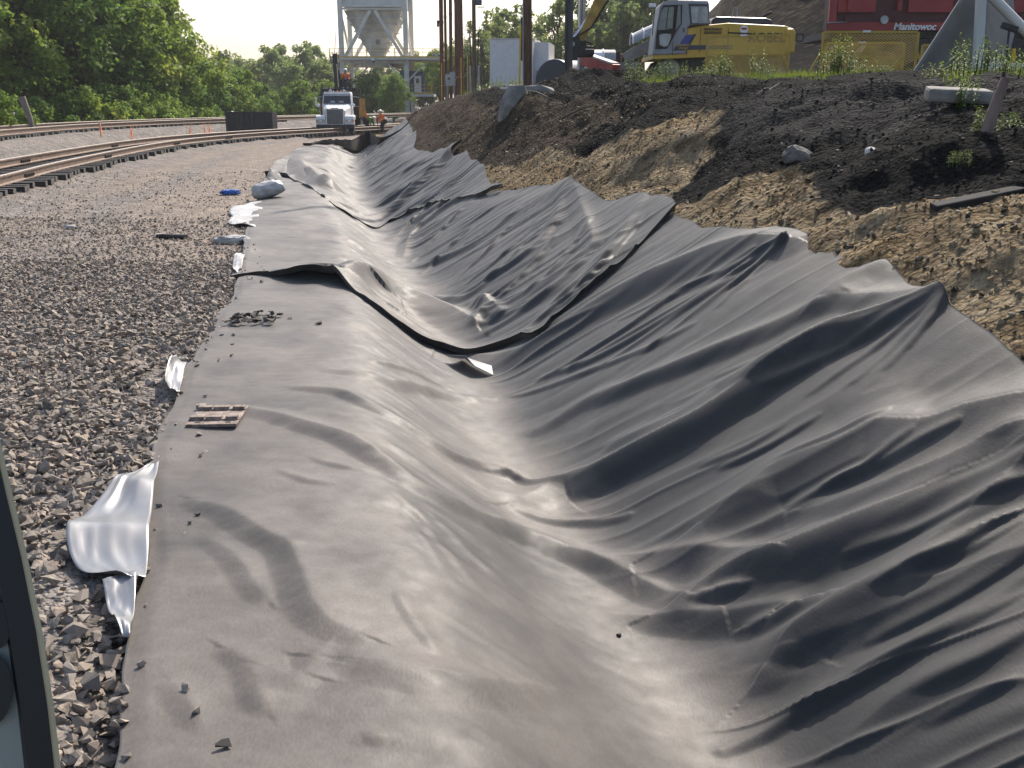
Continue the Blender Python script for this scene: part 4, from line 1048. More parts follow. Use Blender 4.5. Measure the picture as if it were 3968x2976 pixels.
def stand(**k):
    J = dict(hip=(0, 0, .95), waist=(0, 0, 1.12), chest=(0, 0, 1.36), neck=(0, 0, 1.5), head=(0, -.02, 1.62), crown=(0, -.01, 1.72), lsh=(.2, 0, 1.4), lel=(.26, .02, 1.12), lwr=(.27, -.08, .9), lhd=(.27, -.1, .82), rsh=(-.2, 0, 1.4), rel=(-.26, .02, 1.12), rwr=(-.27, -.08, .9), rhd=(-.27, -.1, .82),
             lhp=(.1, 0, .9), lkn=(.12, -.02, .5), lan=(.12, .02, .09), lto=(.12, -.15, .05), rhp=(-.1, 0, .9), rkn=(-.12, -.02, .5), ran=(-.12, .02, .09), rto=(-.12, -.15, .05))
    J.update(k); return J
tm = TRUCK.matrix_basis
# operator on the loader seat
person('crane operator in bright orange jacket seated high on the truck crane', TRUCK.matrix_basis @ Vector((.42, 3.82, 2.78)), R(4), stand(
    hip=(0, 0, .5), waist=(0, .02, .64), chest=(0, .0, .86), neck=(0, -.01, 1.0), head=(0, -.04, 1.1), crown=(0, -.03, 1.2), lsh=(.2, 0, .9), lel=(.27, -.1, .66), lwr=(.2, -.3, .62), lhd=(.19, -.38, .62), rsh=(-.2, 0, .9), rel=(-.27, -.1, .66), rwr=(-.2, -.3, .62), rhd=(-.19, -.38, .62),
    lhp=(.1, 0, .48), lkn=(.14, -.42, .5), lan=(.14, -.44, .1), lto=(.14, -.56, .06), rhp=(-.1, 0, .48), rkn=(-.14, -.42, .5), ran=(-.14, -.44, .1), rto=(-.14, -.56, .06)), M_HIVIS, M_HATW)
def on_land(px, py, Y):
    p = at(px, py, Y); return (p.x, Y, gz(p.x, Y) - .01)
# bent over worker in green
bend = stand(hip=(0, .12, .86), waist=(.0, .02, .97), chest=(0, -.22, 1.02), neck=(0, -.36, 1.0), head=(0, -.46, .95), crown=(0, -.55, .99), face=(0, -.5, -1),
             lsh=(.19, -.24, 1.0), lel=(.22, -.3, .72), lwr=(.2, -.36, .5), lhd=(.2, -.37, .42), rsh=(-.19, -.24, 1.0), rel=(-.22, -.3, .72), rwr=(-.2, -.36, .5), rhd=(-.2, -.37, .42),
             lhp=(.1, .1, .84), lkn=(.13, .02, .48), lan=(.13, .08, .09), lto=(.13, -.08, .05), rhp=(-.1, .1, .84), rkn=(-.13, .02, .48), ran=(-.13, .08, .09), rto=(-.13, -.08, .05))
person('worker in green vest bending over beside the truck', on_land(795, 289, 68), R(70), bend, M_GREENV, M_HAT)
stoop = stand(hip=(0, .06, .82), waist=(0, .02, .97), chest=(0, -.08, 1.16), neck=(0, -.13, 1.27), head=(0, -.18, 1.36), crown=(0, -.2, 1.46), lsh=(.2, -.08, 1.2), lel=(.27, -.12, .93), lwr=(.2, -.3, .78), lhd=(.18, -.36, .72), rsh=(-.2, -.08, 1.2), rel=(-.27, -.12, .93), rwr=(-.2, -.3, .78), rhd=(-.18, -.36, .72),
              lhp=(.1, .05, .79), lkn=(.13, -.1, .44), lan=(.13, .04, .09), lto=(.13, -.12, .05), rhp=(-.1, .05, .79), rkn=(-.13, -.1, .44), ran=(-.13, .04, .09), rto=(-.13, -.12, .05))
person('worker in orange jacket stooping beside the far end of the sheets', on_land(828, 291, 67), R(-60), stoop, M_HIVIS, M_HAT)
person('worker with white hard hat half hidden behind the truck', on_land(784, 286, 73), R(20), stand(), M_HIVIS, M_HATW)
# bar leaning by the stooping worker
p = on_land(818, 291, 66.6); tag(MB().tube([(p[0], p[1], p[2]), (p[0] - .08, p[1] + .1, p[2] + 1.0)], .025, 6).build('pry_bar', M_DARK), 'dark pry bar held upright by the orange worker', 'pry bar')

# ------------------------------------------------------------------ loading tower over the track
def make_tower():
    TX = lambda zx: -18.6 + (zx - 270) * .00612
    TZ = lambda zy: 12.58 - .00613 * zy
    Y0, Y1 = 115.0, 121.5
    xl, xr = TX(270), TX(1418)
    t = thing('loading_tower', 'tall cream steel loading tower with hopper standing over the tracks', 'tower', ((xl + xr) / 2, (Y0 + Y1) / 2, 0))
    ox, oy = (xl + xr) / 2, (Y0 + Y1) / 2
    def b(m, n, mt=M_CREAM, par=t):
        m.v = [(x - ox, y - oy, z) for x, y, z in m.v]; return m.build(n, mt, par)
    for x in (xl, xr):
        for y in (Y0, Y1):
            z0 = gz(x, y) - .3
            b(MB().box((x, y, (z0 + 15) / 2), (.50, .42, 15 - z0)), 'leg')
            b(MB().box((x, y, TZ(1370)), (.60, .52, .16)), 'splice_plate')
    zb = TZ(165)
    b(MB().box((ox, oy, (zb + 15) / 2 + .3), (xr - xl - .4, Y1 - Y0 - .4, 15 - zb - .2)), 'bin', M_CREAM)
    for k, zz in enumerate((zb + .12, zb + .42)):
        b(MB().box((ox, Y0 - .08 - .05 * k, zz), (xr - xl - .55, .3, .20)), 'bin_beam')
    b(MB().tube([(xl + .3, Y0 - .35, zb + .34), (ox, Y0 - .35, zb + .34), (xr - .3, Y0 - .35, zb + .34)], .08, 8), 'pipe')
    # hopper
    zt, zz0 = zb, TZ(930); wt, wb = (xr - xl) / 2 - .35, .72
    dt, db = (Y1 - Y0) / 2 - .3, .7
    hp = b(MB().loft([[(ox - wb, oy - db, zz0), (ox + wb, oy - db, zz0), (ox + wb, oy + db, zz0), (ox - wb, oy + db, zz0)], [(ox - wt, oy - dt, zt), (ox + wt, oy - dt, zt), (ox + wt, oy + dt, zt), (ox - wt, oy + dt, zt)]], smooth=False), 'hopper', M_CREAM2)
    for k in range(6):
        f = (k + 1) / 7.2; w = wb + (wt - wb) * f; d = db + (dt - db) * f; z = zz0 + (zt - zz0) * f
        r = MB()
        for s in (-1, 1):
            r.box((ox, oy + s * (d + .06), z), (2 * w + .34, .14, .15)); r.box((ox + s * (w + .08), oy, z), (.18, 2 * d, .15))
        b(r, 'rib', M_CREAM2, hp)
    b(MB().box((ox + .25, oy - db - .9, TZ(685)), (.42, .05, .5)), 'inspection_plate', M_STEEL, hp)
    b(MB().box((ox, oy, zz0 - .25), (1.7, 1.6, .5)), 'chute', M_CREAM2, hp)
    # bracing
    za = TZ(170); zk = TZ(955)
    for s, x in ((-1, xl), (1, xr)):
        b(MB().beam((ox + s * .25, Y0, za), (x - s * .35, Y0, zk), .34, .34), 'brace')
        b(MB().beam((ox + s * .25, Y1, za), (x - s * .35, Y1, zk), .34, .34), 'brace')
        b(MB().beam((x, Y0 + .2, za), (x, Y1 - .2, zk), .2, .2), 'brace')
        b(MB().beam((ox + s * 1.5, Y0, TZ(1070)), (x - s * .2, Y0, TZ(1370)), .18, .18), 'knee_brace')
        b(MB().beam((ox + s * 1.5, Y1, TZ(1070)), (x - s * .2, Y1, TZ(1370)), .18, .18), 'knee_brace')
    b(MB().beam((TX(1750), Y0, TZ(1060)), (xr + .2, Y0, TZ(1350)), .16, .16), 'knee_brace')
    # service deck
    xa, xb = TX(70), TX(2060)
    b(MB().box(((xa + xb) / 2, oy, TZ(985)), (xb - xa, Y1 - Y0 + 1.6, .2)), 'deck', M_CREAM)
    b(MB().box((ox, Y0 - .1, TZ(1035)), (xr - xl, .3, .34)), 'deck_beam', M_CREAM2)
    b(MB().box((ox, Y1, TZ(1060)), (xr - xl, .3, .5)), 'deck_beam', M_CREAM2)
    b(MB().box((ox, oy, TZ(1080)), (2.6, Y1 - Y0, .3)), 'deck_beam', M_CREAM2)
    yr = Y0 - .78
    b(MB().box(((xa + xb) / 2, yr, TZ(957)), (xb - xa, .04, .16)), 'toe_board', M_YELLOW)
    for q in (880, 815):
        b(MB().tube([(xa, yr, TZ(q)), ((xa + xb) / 2, yr, TZ(q)), (xb, yr, TZ(q))], .022, 6), 'hand_rail', M_YELLOW)
    n = 13
    for k in range(n):
        x = xa + (xb - xa) * k / (n - 1); w = .09 if k in (0, 4, 7) else .045
        b(MB().box((x, yr, TZ(890)), (w, w, .95)), 'rail_post', M_YELLOW)
    b(MB().beam((TX(155), yr, TZ(940)), (TX(205), yr, TZ(540)), .06, .06), 'ladder_rail', M_WHITE)
    # hanging lamp
    b(MB().tube([(TX(845), Y0 - .9, TZ(640)), (TX(848), Y0 - .9, TZ(990))], .02, 6), 'lamp_rod', M_GALV)
    lp = b(MB().tube([(TX(848), Y0 - .9, TZ(975)), (TX(848), Y0 - .9, TZ(1020)), (TX(848), Y0 - .9, TZ(1045))], [.12, .2, .1], 10), 'lamp', M_WHITE)
    b(MB().tube([(TX(848), Y0 - .9, TZ(1024)), (TX(848), Y0 - .9, TZ(1060))], [.19, .06], 10), 'lens', M_BLUE, lp)
    # lower landing
    xa, xb = TX(1250), TX(1905); yc = Y0 + 1.2
    b(MB().box(((xa + xb) / 2, yc, TZ(1610)), (xb - xa, 3.6, .26)), 'landing', M_CREAM)
    b(MB().box(((xa + xb) / 2, yc - 1.82, TZ(1570)), (xb - xa, .04, .16)), 'toe_board', M_YELLOW)
    for q in (1430, 1490): b(MB().tube([(xa, yc - 1.8, TZ(q)), ((xa + xb) / 2, yc - 1.8, TZ(q)), (xb, yc - 1.8, TZ(q))], .022, 6), 'hand_rail', M_YELLOW)
    for zx, w in ((1262, .16), (1330, .05), (1520, .05), (1790, .05), (1870, .22)): b(MB().box((TX(zx), yc - 1.8, TZ(1500)), (w * .6, .05, .85)), 'rail_post', M_YELLOW)
    b(MB().beam((TX(1300), yc - 1.5, TZ(1625)), (xr, yc - 1.2, TZ(1740)), .14, .14), 'knee_brace')
    return t
make_tower()
TX = lambda zx: -18.6 + (zx - 270) * .00612
TZ = lambda zy: 12.58 - .00613 * zy
t = thing('control_cabin', 'small dark blue cabin with pale door on the tower landing', 'cabin', (TX(1505), 116.4, TZ(1588)))
w = TX(1720) - TX(1290); h = TZ(1200) - TZ(1588)
MB().box((0, 0, h / 2), (w, 2.2, h)).build('wall', M_BLUECAB, t)
MB().prism([(-w / 2 - .1, h), (w / 2 + .1, h - .1), (w / 2 + .1, h + .02), (-w / 2 - .1, h + .14)], 'y', -1.25, 1.25).build('roof', M_NAVY, t)
dx = TX(1608) - TX(1505); dr = MB().box((dx, -1.12, 1.0), (.78, .06, 1.85)).build('door', M_CREAM, t, bevel=.01)
MB().box((dx, -1.16, 1.4), (.36, .03, .48)).build('window', M_GLASS, dr); MB().box((dx - .32, -1.17, .9), (.05, .05, .1)).build('handle', M_DARK, dr)
b_ = thing('tank', 'low dark blue tank seen beyond the tower deck beside the rusty piles', 'tank', (TX(1910), 122.5, TZ(935)))
MB().box((0, 0, .25), (1.3, 1.2, .5)).build('shell', M_BLUECAB, b_, bevel=.12); MB().box((-.2, -.62, .3), (.3, .03, .12)).build('plate', M_PGLASS, b_)

# ------------------------------------------------------------------ rusty piles, poles, stakes
for k, (zx, wz, top, Y, lab) in enumerate(((275, 65, -14, 62, 'thick rusty steel pile, leftmost of the standing bundle'), (345, 42, 12, 63, 'slender rusty steel pile, second from the left in the bundle'), (425, 52, -10, 62.5, 'rusty steel pile third from the left, standing clear against the sky'), (530, 74, 4, 61.5, 'rusty steel pile, fourth from the left, touching its neighbour'), (600, 84, 16, 61, 'widest rusty steel pile at the right end of the bundle'))):
    c = at(919.9 + zx * .1277, 195, Y); z0 = gz(c.x, Y)
    t = thing('steel_pile', lab, 'pile', (c.x, Y, z0), 0, 'rusty steel piles standing in a bundle')
    r = wz * .1277 * Y / 2160 * .52
    lean = Vector((random.uniform(-.01, .01), .0, 1))
    MB().tube([Vector((0, 0, -.4)), lean * 5, lean * 13], r, 12).build('shaft', M_CORTEN, t)
    for q in range(2 + k % 2): MB().tube([lean * (4.6 + 2.1 * q + k * .3), lean * (4.75 + 2.1 * q + k * .3)], r * 1.12, 12).build('collar', M_CORTEN, t)
    if k == 0:
        for zz in (4.6, 6.6): MB().box((-r - .05, -.02, zz), (.12, .1, .35)).build('lug', M_DARK, t)
c = at(1140, 188, 31); t = thing('utility_pole', 'brown wooden utility pole standing at the crest of the bank', 'utility pole', (c.x, 31, gz(c.x, 31)))
MB().tube([(0, 0, -.6), (-.02, 0, 3), (-.05, 0, 10)], [.135, .128, .11], 14).build('shaft', M_POLE, t)
MB().tube([(-.14, -.05, .3), (-.16, -.05, 9)], .022, 6).build('conduit', M_GALV, t); MB().box((-.17, 0, 1.45), (.1, .09, 1.2)).build('conduit_box', M_DARK, t)
c = at(1122, 165, 30); t = thing('guy_wire', 'yellow sleeved guy wire slanting beside the brown pole', 'guy wire', (c.x, 30, gz(c.x, 30)))
MB().tube([(0, 0, -.1), (.03, .1, 1.9)], .026, 8).build('sleeve', M_YELLOW, t); MB().tube([(.03, .1, 1.85), (.09, .3, 5.5)], .008, 5).build('wire', M_GALV, t)
c = at(1025, 178, 75); t = thing('utility_pole', 'thin dark utility pole with crossarm brackets right of the rusty piles', 'utility pole', (c.x, 75, gz(c.x, 75)))
MB().tube([(0, 0, -.5), (0, 0, 12)], [.16, .13], 10).build('shaft', M_POLE, t)
for s in (-1, 1):
    MB().tube([(0, 0, 4.6), (s * .45, 0, 5.1)], .035, 6).build('crossarm', M_DARK, t)
    for q in (.35, .55, .75): MB().tube([(s * (q * .7), -.05, 4.7 + .4 * q), (s * (q + .1), -.05, 5.3)], .022, 5).build('insulator', M_GALV, t)
    MB().box((s * .30, 0, 1.2), (.12, .12, 3.0)).build('guard', M_GALV, t)
    MB().tube([(s * .2, .2, 2.0), (s * .32, .1, 5.0)], .05, 6).build('cable', M_DARK, t)
MB().box((.35, -.1, 6.9), (.45, .3, .35)).build('transformer', M_BLUECAB, t); MB().box((.5, -.1, 6.6), (.5, .2, .06)).build('bracket', M_GALV, t)
stk2 = []
for px, yt, yb, Y, lab in ((954, 137, 197, 58, 'short yellow marker stake left of the rusty piles'), (996, 125, 192, 57, 'yellow marker stake in front of the widest rusty pile'), (1010, 121, 188, 57, 'yellow marker stake right of the rusty piles with tape tied on')):
    c = at(px, yb, Y); z0 = gz(c.x, Y); h = at(px, yt, Y).z - z0
    t = thing('marker_stake', lab, 'stake', (c.x, Y, z0), 0, 'yellow marker stakes by the piles'); MB().beam((0, 0, -.1), (.02, 0, h), .05, .05).build('stake', M_YELLOW, t)
    MB().tube([(.02, 0, h), (.02, 0, h + .03)], .03, 6).build('cap', M_ORANGE, t); stk2.append(Vector((c.x, Y, z0 + h)))
pts_ = [at(1010, 157, 56.9), at(1003, 166, 56.9), at(996, 168, 56.9), at(989, 165, 56.9), at(981, 176, 57.2), at(972, 186, 57.5), at(960, 184, 57.8), at(954, 185, 57.9), at(940, 191, 58.4)]
m_ = MB()
for a, b in zip(pts_[:-1], pts_[1:]): m_.beam(a, b, .008, .09, up=(0, 1, 0))
tag(m_.build('caution_tape', M_TAPE), 'sagging yellow and white caution tape strung between the marker stakes', 'tape')
c = at(973, 183, 59); t = thing('electrical_cabinet', 'pale grey electrical cabinet in front of the rusty piles', 'cabinet', (c.x, 59, c.z - .1))
MB().box((0, 0, .35), (.54, .2, .62)).build('box', M_GALV, t, bevel=.02); MB().box((.12, 0, .72), (.28, .16, .14)).build('top_box', M_GALV, t); MB().box((-.08, -.11, .42), (.12, .02, .1)).build('dial', M_DARK, t)
MB().box((-.2, 0, -.4), (.05, .05, .9)).build('leg', M_GALV, t); MB().box((.2, 0, -.4), (.05, .05, .9)).build('leg', M_GALV, t)

# ------------------------------------------------------------------ white office trailer
a_ = at(1070, 165, 80); b_ = at(1162, 165, 80); zt = at(1070, 84, 80).z
t = thing('office_trailer', 'white box trailer with grey steps behind the brown pole', 'trailer', ((a_.x + b_.x) / 2, 82, gz(a_.x, 82)), R(-8))
w = b_.x - a_.x; z0 = t.location.z; h = zt - z0
MB().box((0, 0, h * .58), (w, 6, h * .8)).build('body', M_WHITE, t); MB().box((0, 0, h * .99), (w + .08, 6.1, .08)).build('roof', M_CREAM, t)
MB().box((w * .12, -2.9, h * .1), (w * .75, .2, h * .16)).build('skirt', M_WHITE, t); MB().box((0, -3.02, h * .2), (w, .06, .1)).build('sill_beam', M_GALV, t)
MB().box((-w * .45, -3.2, h * .08), (.7, .7, h * .16)).build('step', M_STEEL, t); MB().box((w * .32, -3.05, h * .35), (.2, .1, .2)).build('lamp', M_DARK, t)
MB().box((w * .65, .5, h * .55), (w * .35, 4.5, h * .8)).build('annex', M_WHITE, t); MB().box((w * .95, .5, h * .38), (w * .28, 4.2, h * .5)).build('low_annex', M_WHITE, t)
MB().box((w * .62, -1.85, h * .42), (.5, .25, .9)).build('air_conditioner', M_GALV, t)

# black culvert pipe behind the mound
c = at(1190, 138, 38); t = thing('round_tank', 'dark round tank end showing behind the dirt mound', 'tank', (c.x + .1, 38, c.z - .62))
rings = []
for r in ((.78, 0), (.78, 2.6), (.70, 2.6), (.70, 0)):
    rings.append([(r[1] * .8, r[1] * .6 + r[0] * math.cos(q) * .0 , 0) for q in range(24)])
ax = Vector((.55, .83, 0)); sx_ = Vector((.83, -.55, 0))
lid = [[ax * -.001 + (sx_ * math.cos(q * math.pi / 14) + Vector((0, 0, 1)) * math.sin(q * math.pi / 14)) * .72 for q in range(28)], [ax * .05 + (sx_ * math.cos(q * math.pi / 14) + Vector((0, 0, 1)) * math.sin(q * math.pi / 14)) * .72 for q in range(28)]]
MB().loft(lid).build('end_plate', M_NAVY, t)
rings = [[ax * l + (sx_ * math.cos(q * math.pi / 14) + Vector((0, 0, 1)) * math.sin(q * math.pi / 14)) * r for q in range(28)] for r, l in ((.70, 0), (.78, 0), (.80, .1), (.78, .2), (.78, 2.4), (.70, 2.4), (.70, 0))]
MB().loft(rings, cap=False).build('shell', M_NAVY, t)

# ------------------------------------------------------------------ conveyor behind the excavator
t = thing('conveyor', 'inclined conveyor with hooped white covers behind the yellow excavator', 'conveyor', (at(1300, 140, 40).x, 40, 0))
ox = t.location.x
def cv(px, py, Y=40): p = at(px, py, Y); return Vector((p.x - ox, 0, p.z))
MB().beam(cv(1310, 145), cv(1375, 141), 1.0, .25).build('frame', M_STEEL, t); MB().beam(cv(1345, 128), cv(1415, 92), 1.0, .4).build('frame', M_STEEL, t)
for (p0, p1) in (((1276, 130), (1302, 130)), ((1302, 130), (1328, 130)), ((1364, 96), (1387, 85)), ((1387, 85), (1411, 74))):
    a, b = cv(*p0), cv(*p1); m_ = MB()
    for q in range(8):
        for p in (0,):
            t0, t1 = math.pi * q / 8, math.pi * (q + 1) / 8
            f = lambda P_, an, r: P_ + Vector((0, -math.cos(an) * r, math.sin(an) * r * .75))
            m_.add([f(a, t0, .5), f(b, t0, .5), f(b, t1, .5), f(a, t1, .5), f(a, t0, .47), f(b, t0, .47), f(b, t1, .47), f(a, t1, .47)], [(0, 1, 2, 3), (7, 6, 5, 4), (0, 4, 5, 1), (3, 2, 6, 7)])
    m_.build('hood', M_PGLASS if p0[0] != 1276 else M_WHITE, t)
    hb = MB(); hb.tube([f(a, math.pi * q / 8, .52) for q in range(9)], .03, 6); hb.build('hoop', M_WHITE, t)
for px in (1333, 1347, 1372, 1381): p = cv(px, 131); MB().tube([p + Vector((0, -.3, -.1)), p + Vector((0, -.3, .3))], .09, 8).build('idler', M_DKRED, t)
for px in (1318, 1365): p = cv(px, 142); MB().beam(p, Vector((p.x, 0, gz(ox + p.x, 40) - .1)), .12, .12).build('leg', M_STEEL, t)
a, b = at(1262, 128, 33), at(1330, 152, 32)
t = thing('steel_boom', 'fallen red steel boom section lying across the dirt mound', 'boom', a)
d = b - a; MB().beam((0, 0, 0), d, .32, .34).build('box_section', mat('faded_red', (.30, .03, .03), (.42, .10, .08), rough=.55, scale=2), t); MB().beam(Vector((0, 0, .19)), d * .96 + Vector((0, 0, .19)), .36, .05).build('top_plate', M_PGLASS, t)
for k in range(6): MB().box(d * (.02 + .04 * k) + Vector((0, -.1, .25 + .0 * k)), (.03, .1, .16)).build('tooth', M_DKRED, t)

# ------------------------------------------------------------------ excavator
def make_excavator():
    EX = lambda zx: 3.86 + (zx - 436) * .002577
    EZ = lambda zy: 4.67 - .00242 * zy
    Y0 = 29.0; zg = gz(5.5, 30) - .02
    t = thing('excavator', 'yellow and grey tracked excavator parked on top of the bank', 'excavator', (5.6, 30.2, zg))
    ox, oy = 5.6, 30.2
    def b(m, n, mt, par=t, **k):
        m.v = [(x - ox, y - oy, z - zg) for x, y, z in m.v]; return m.build(n, mt, par, **k)
    P = lambda pts_: [(EX(x), EZ(y)) for x, y in pts_]
    # house
    hs = b(MB().prism(P([(800, 300), (960, 268), (1240, 240), (1840, 270), (1930, 300), (1945, 340), (1945, 560), (1900, 590), (800, 590)]), 'y', Y0 + .05, Y0 + 2.5), 'house', M_EXC, bevel=.04)
    b(MB().prism(P([(445, 585), (1010, 565), (1010, 610), (445, 632)]), 'y', Y0 + .02, Y0 + 2.5), 'skirt', M_EXC)
    b(MB().prism(P([(1850, 300), (1935, 300), (1962, 345), (1962, 575), (1850, 575)]), 'y', Y0 - .02, Y0 + 2.55), 'counterweight', M_EXC, bevel=.06)
    hd = b(MB().prism(P([(1078, 250), (1085, 190), (1130, 165), (1660, 180), (1730, 205), (1745, 262), (1300, 238)]), 'y', Y0 + .3, Y0 + 2.3), 'hood', M_NAVY, bevel=.04)
    for k in range(9): b(MB().beam((EX(1098 + k * 18), Y0 + .285, EZ(214)), (EX(1108 + k * 18), Y0 + .285, EZ(186)), .02, .02), 'hood_slot', M_DARK, hd)
    b(MB().tube([(EX(1672), Y0 + .9, EZ(200)), (EX(1690), Y0 + .9, EZ(150)), (EX(1725), Y0 + .9, EZ(120)), (EX(1768), Y0 + .9, EZ(108))], .055, 10), 'exhaust', M_DARK)
    b(MB().tube([(EX(1310), Y0 + .5, EZ(175)), (EX(1325), Y0 + .5, EZ(60)), (EX(1355), Y0 + .5, EZ(58)), (EX(1362), Y0 + .5, EZ(150))], .015, 6), 'grab_rail', M_GALV)
    for r_ in range(2):
        for k in range(12): b(MB().beam((EX(985 + k * 16), Y0 + .035, EZ(322 + r_ * 37)), (EX(993 + k * 16), Y0 + .035, EZ(296 + r_ * 37)), .022, .02), 'vent_slot', M_DARK, hs)
    b(MB().prism(P([(1238, 338), (1500, 352), (1500, 368), (1238, 352)]), 'y', Y0 + .02, Y0 + .06), 'door_gap', M_DARK, hs)
    for zx in (945, 1240): b(MB().prism(P([(zx, 300), (zx + 5, 300), (zx + 5, 585), (zx, 585)]), 'y', Y0 + .04, Y0 + .06), 'panel_gap', M_DARK, hs)
    o = b(MB().tube([(EX(1408), Y0 + .045, EZ(312)), (EX(1408), Y0 + .03, EZ(312))], .11, 20), 'round_badge', M_WHITE, hs); o.scale = (1, 1, 1)
    b(MB().box((EX(1408), Y0 + .022, EZ(304)), (.14, .012, .05)), 'badge_stripe', M_RED, hs)
    # decals
    b(MB().prism(P([(800, 490), (880, 360), (905, 360), (840, 480), (1300, 480), (1300, 525), (800, 530)]), 'y', Y0 + .036, Y0 + .06), 'stripe', mat('decal_grey', (.07, .065, .075), (.09, .085, .095)), hs)
    # cab
    cabp = P([(440, 590), (455, 430), (500, 60), (545, 18), (620, 2), (1005, 6), (1020, 40), (1040, 262), (830, 270), (800, 300), (800, 575)])
    cb = b(MB().prism(cabp, 'y', Y0 - .02, Y0 + 1.05), 'cab', M_GREY, bevel=.03)
    b(MB().prism(P([(468, 525), (478, 330), (512, 100), (540, 55), (735, 50), (738, 250), (690, 330), (615, 480), (590, 520)]), 'y', Y0 - .04, Y0 - .022), 'door_frame', M_RUBBER, cb)
    b(MB().prism(P([(485, 322), (515, 110), (545, 78), (648, 74), (640, 300), (560, 318)]), 'y', Y0 - .055, Y0 - .042), 'door_glass', mat('cab_glass', (.07, .10, .10), (.11, .14, .13), rough=.08, spec=.8), cb)
    b(MB().prism(P([(566, 318), (585, 76), (592, 76), (573, 318)]), 'y', Y0 - .065, Y0 - .056), 'glass_bar', M_RUBBER, cb)
    b(MB().prism(P([(500, 375), (540, 360), (628, 362), (630, 400), (600, 490), (560, 502), (512, 480)]), 'y', Y0 - .055, Y0 - .042), 'lower_glass', M_PGLASS, cb)
    b(MB().prism(P([(672, 330), (690, 60), (715, 60), (728, 250)]), 'y', Y0 - .055, Y0 - .042), 'rear_door_glass', mat('cab_glass2', (.12, .13, .13), (.16, .17, .17), rough=.1), cb)
    b(MB().prism(P([(800, 40), (1010, 45), (1035, 262), (830, 258)]), 'y', Y0 - .035, Y0 - .022), 'side_window_frame', M_NAVY, cb)
    b(MB().prism(P([(822, 70), (1000, 72), (1024, 250), (845, 245)]), 'y', Y0 - .05, Y0 - .037), 'side_window', M_PGLASS, cb)
    b(MB().prism(P([(908, 68), (945, 68), (945, 250), (908, 250)]), 'y', Y0 - .06, Y0 - .052), 'window_post', M_GREY, cb)
    b(MB().prism(P([(720, 480), (780, 378), (868, 366), (810, 480)]), 'y', Y0 - .034, Y0 - .021), 'blue_decal', M_BLUE, cb)
    b(MB().prism(P([(655, 540), (690, 490), (800, 490), (775, 540)]), 'y', Y0 - .034, Y0 - .021), 'dark_decal', M_NAVY, cb)
    for zx in (650, 802): b(MB().prism(P([(zx, 590), (zx + 4, 590), (zx + 4, 440), (zx, 440)]), 'y', Y0 - .032, Y0 - .021), 'cab_seam', M_DARK, cb)
    b(MB().box((EX(762), Y0 - .035, EZ(320)), (.03, .02, .1)), 'door_handle', M_DARK, cb)
    b(MB().tube([(EX(425), Y0 - .1, EZ(380)), (EX(440), Y0 - .15, EZ(120)), (EX(450), Y0 - .15, EZ(60))], .012, 6), 'mirror_stalk', M_DARK, cb)
    b(MB().box((EX(412), Y0 - .2, EZ(65)), (.2, .05, .1)), 'mirror', M_WHITE, cb, bevel=.02)
    text_mesh('lettering', 'Dynamic', .115, M_YELLOW, cb, (EX(672) - ox, Y0 - .036 - oy, EZ(492) - zg), FACE, .004, .2)
    text_mesh('lettering', 'Acera', .105, M_YELLOW, cb, (EX(716) - ox, Y0 - .036 - oy, EZ(524) - zg), FACE, .004, .2)
    text_mesh('lettering', 'KOBELCO', .34, mat('dark_lettering', (.03, .03, .034), (.05, .05, .055)), hs, (EX(1455) - ox, Y0 + .03 - oy, EZ(447) - zg), FACE, .006, 0, .008)
    # undercarriage: two tracks
    for y in (Y0 + .25, Y0 + 2.0):
        tr = b(MB().prism([(4.0, zg + .42), (4.12, zg + .12), (4.4, zg), (7.0, zg), (7.3, zg + .12), (7.42, zg + .42), (7.2, zg + .68), (6.9, zg + .76), (4.5, zg + .76), (4.15, zg + .66)], 'y', y, y + .5), 'track', M_DARK)
        for k in range(7): b(MB().tube([(4.55 + k * .38, y - .02, zg + .22), (4.55 + k * .38, y + .52, zg + .22)], .13, 10), 'roller', M_RUBBER, tr)
        for x in (4.38, 7.05): b(MB().tube([(x, y - .03, zg + .4), (x, y + .53, zg + .4)], .3, 14), 'sprocket', M_STEEL, tr)
    b(MB().box((5.7, Y0 + 1.3, zg + .55), (2.0, 1.2, .5)), 'carbody', M_DARK)
    # boom, stick and what hangs at its end
    yb = Y0 + 1.35
    b(MB().loft([[(4.9, yb + s * .2, 3.4) for s in (-1, 1)] + [(5.35, yb + s * .2, 3.7) for s in (1, -1)], [(4.3, yb + s * .22, 5.4) for s in (-1, 1)] + [(4.95, yb + s * .22, 5.7) for s in (1, -1)], [(3.75, yb + s * .2, 7.2) for s in (-1, 1)] + [(4.1, yb + s * .2, 7.5) for s in (1, -1)]], smooth=False), 'boom', M_EXC)
    s0, s1 = Vector((EX(436) + .02, yb, 7.5)), at(1252, 88, yb); d = (s1 - s0).normalized(); n_ = Vector((d.z, 0, -d.x))
    sk = []
    for f, w in ((-.08, .22), (.1, .42), (.55, .36), (1, .19)):
        c = s0.lerp(s1, f); sk.append([c + n_ * (q * w / 2) + Vector((0, s * .15, 0)) for q, s in ((-1, -1), (1, -1), (1, 1), (-1, 1))])
    so = b(MB().loft(sk, smooth=False), 'stick', M_EXCDIRT)
    p = at(1238, 96, yb); br = b(MB().prism([(p.x - .13, p.z - .42), (p.x - .17, p.z + .06), (p.x - .05, p.z + .18), (p.x + .16, p.z + .2), (p.x + .22, p.z - .05), (p.x + .12, p.z - .42)], 'y', yb - .22, yb + .22), 'bucket_linkage', M_DARK)
    b(MB().tube([(p.x - .03, yb - .26, p.z), (p.x - .03, yb + .26, p.z)], .07, 12), 'pin', M_GALV, br)
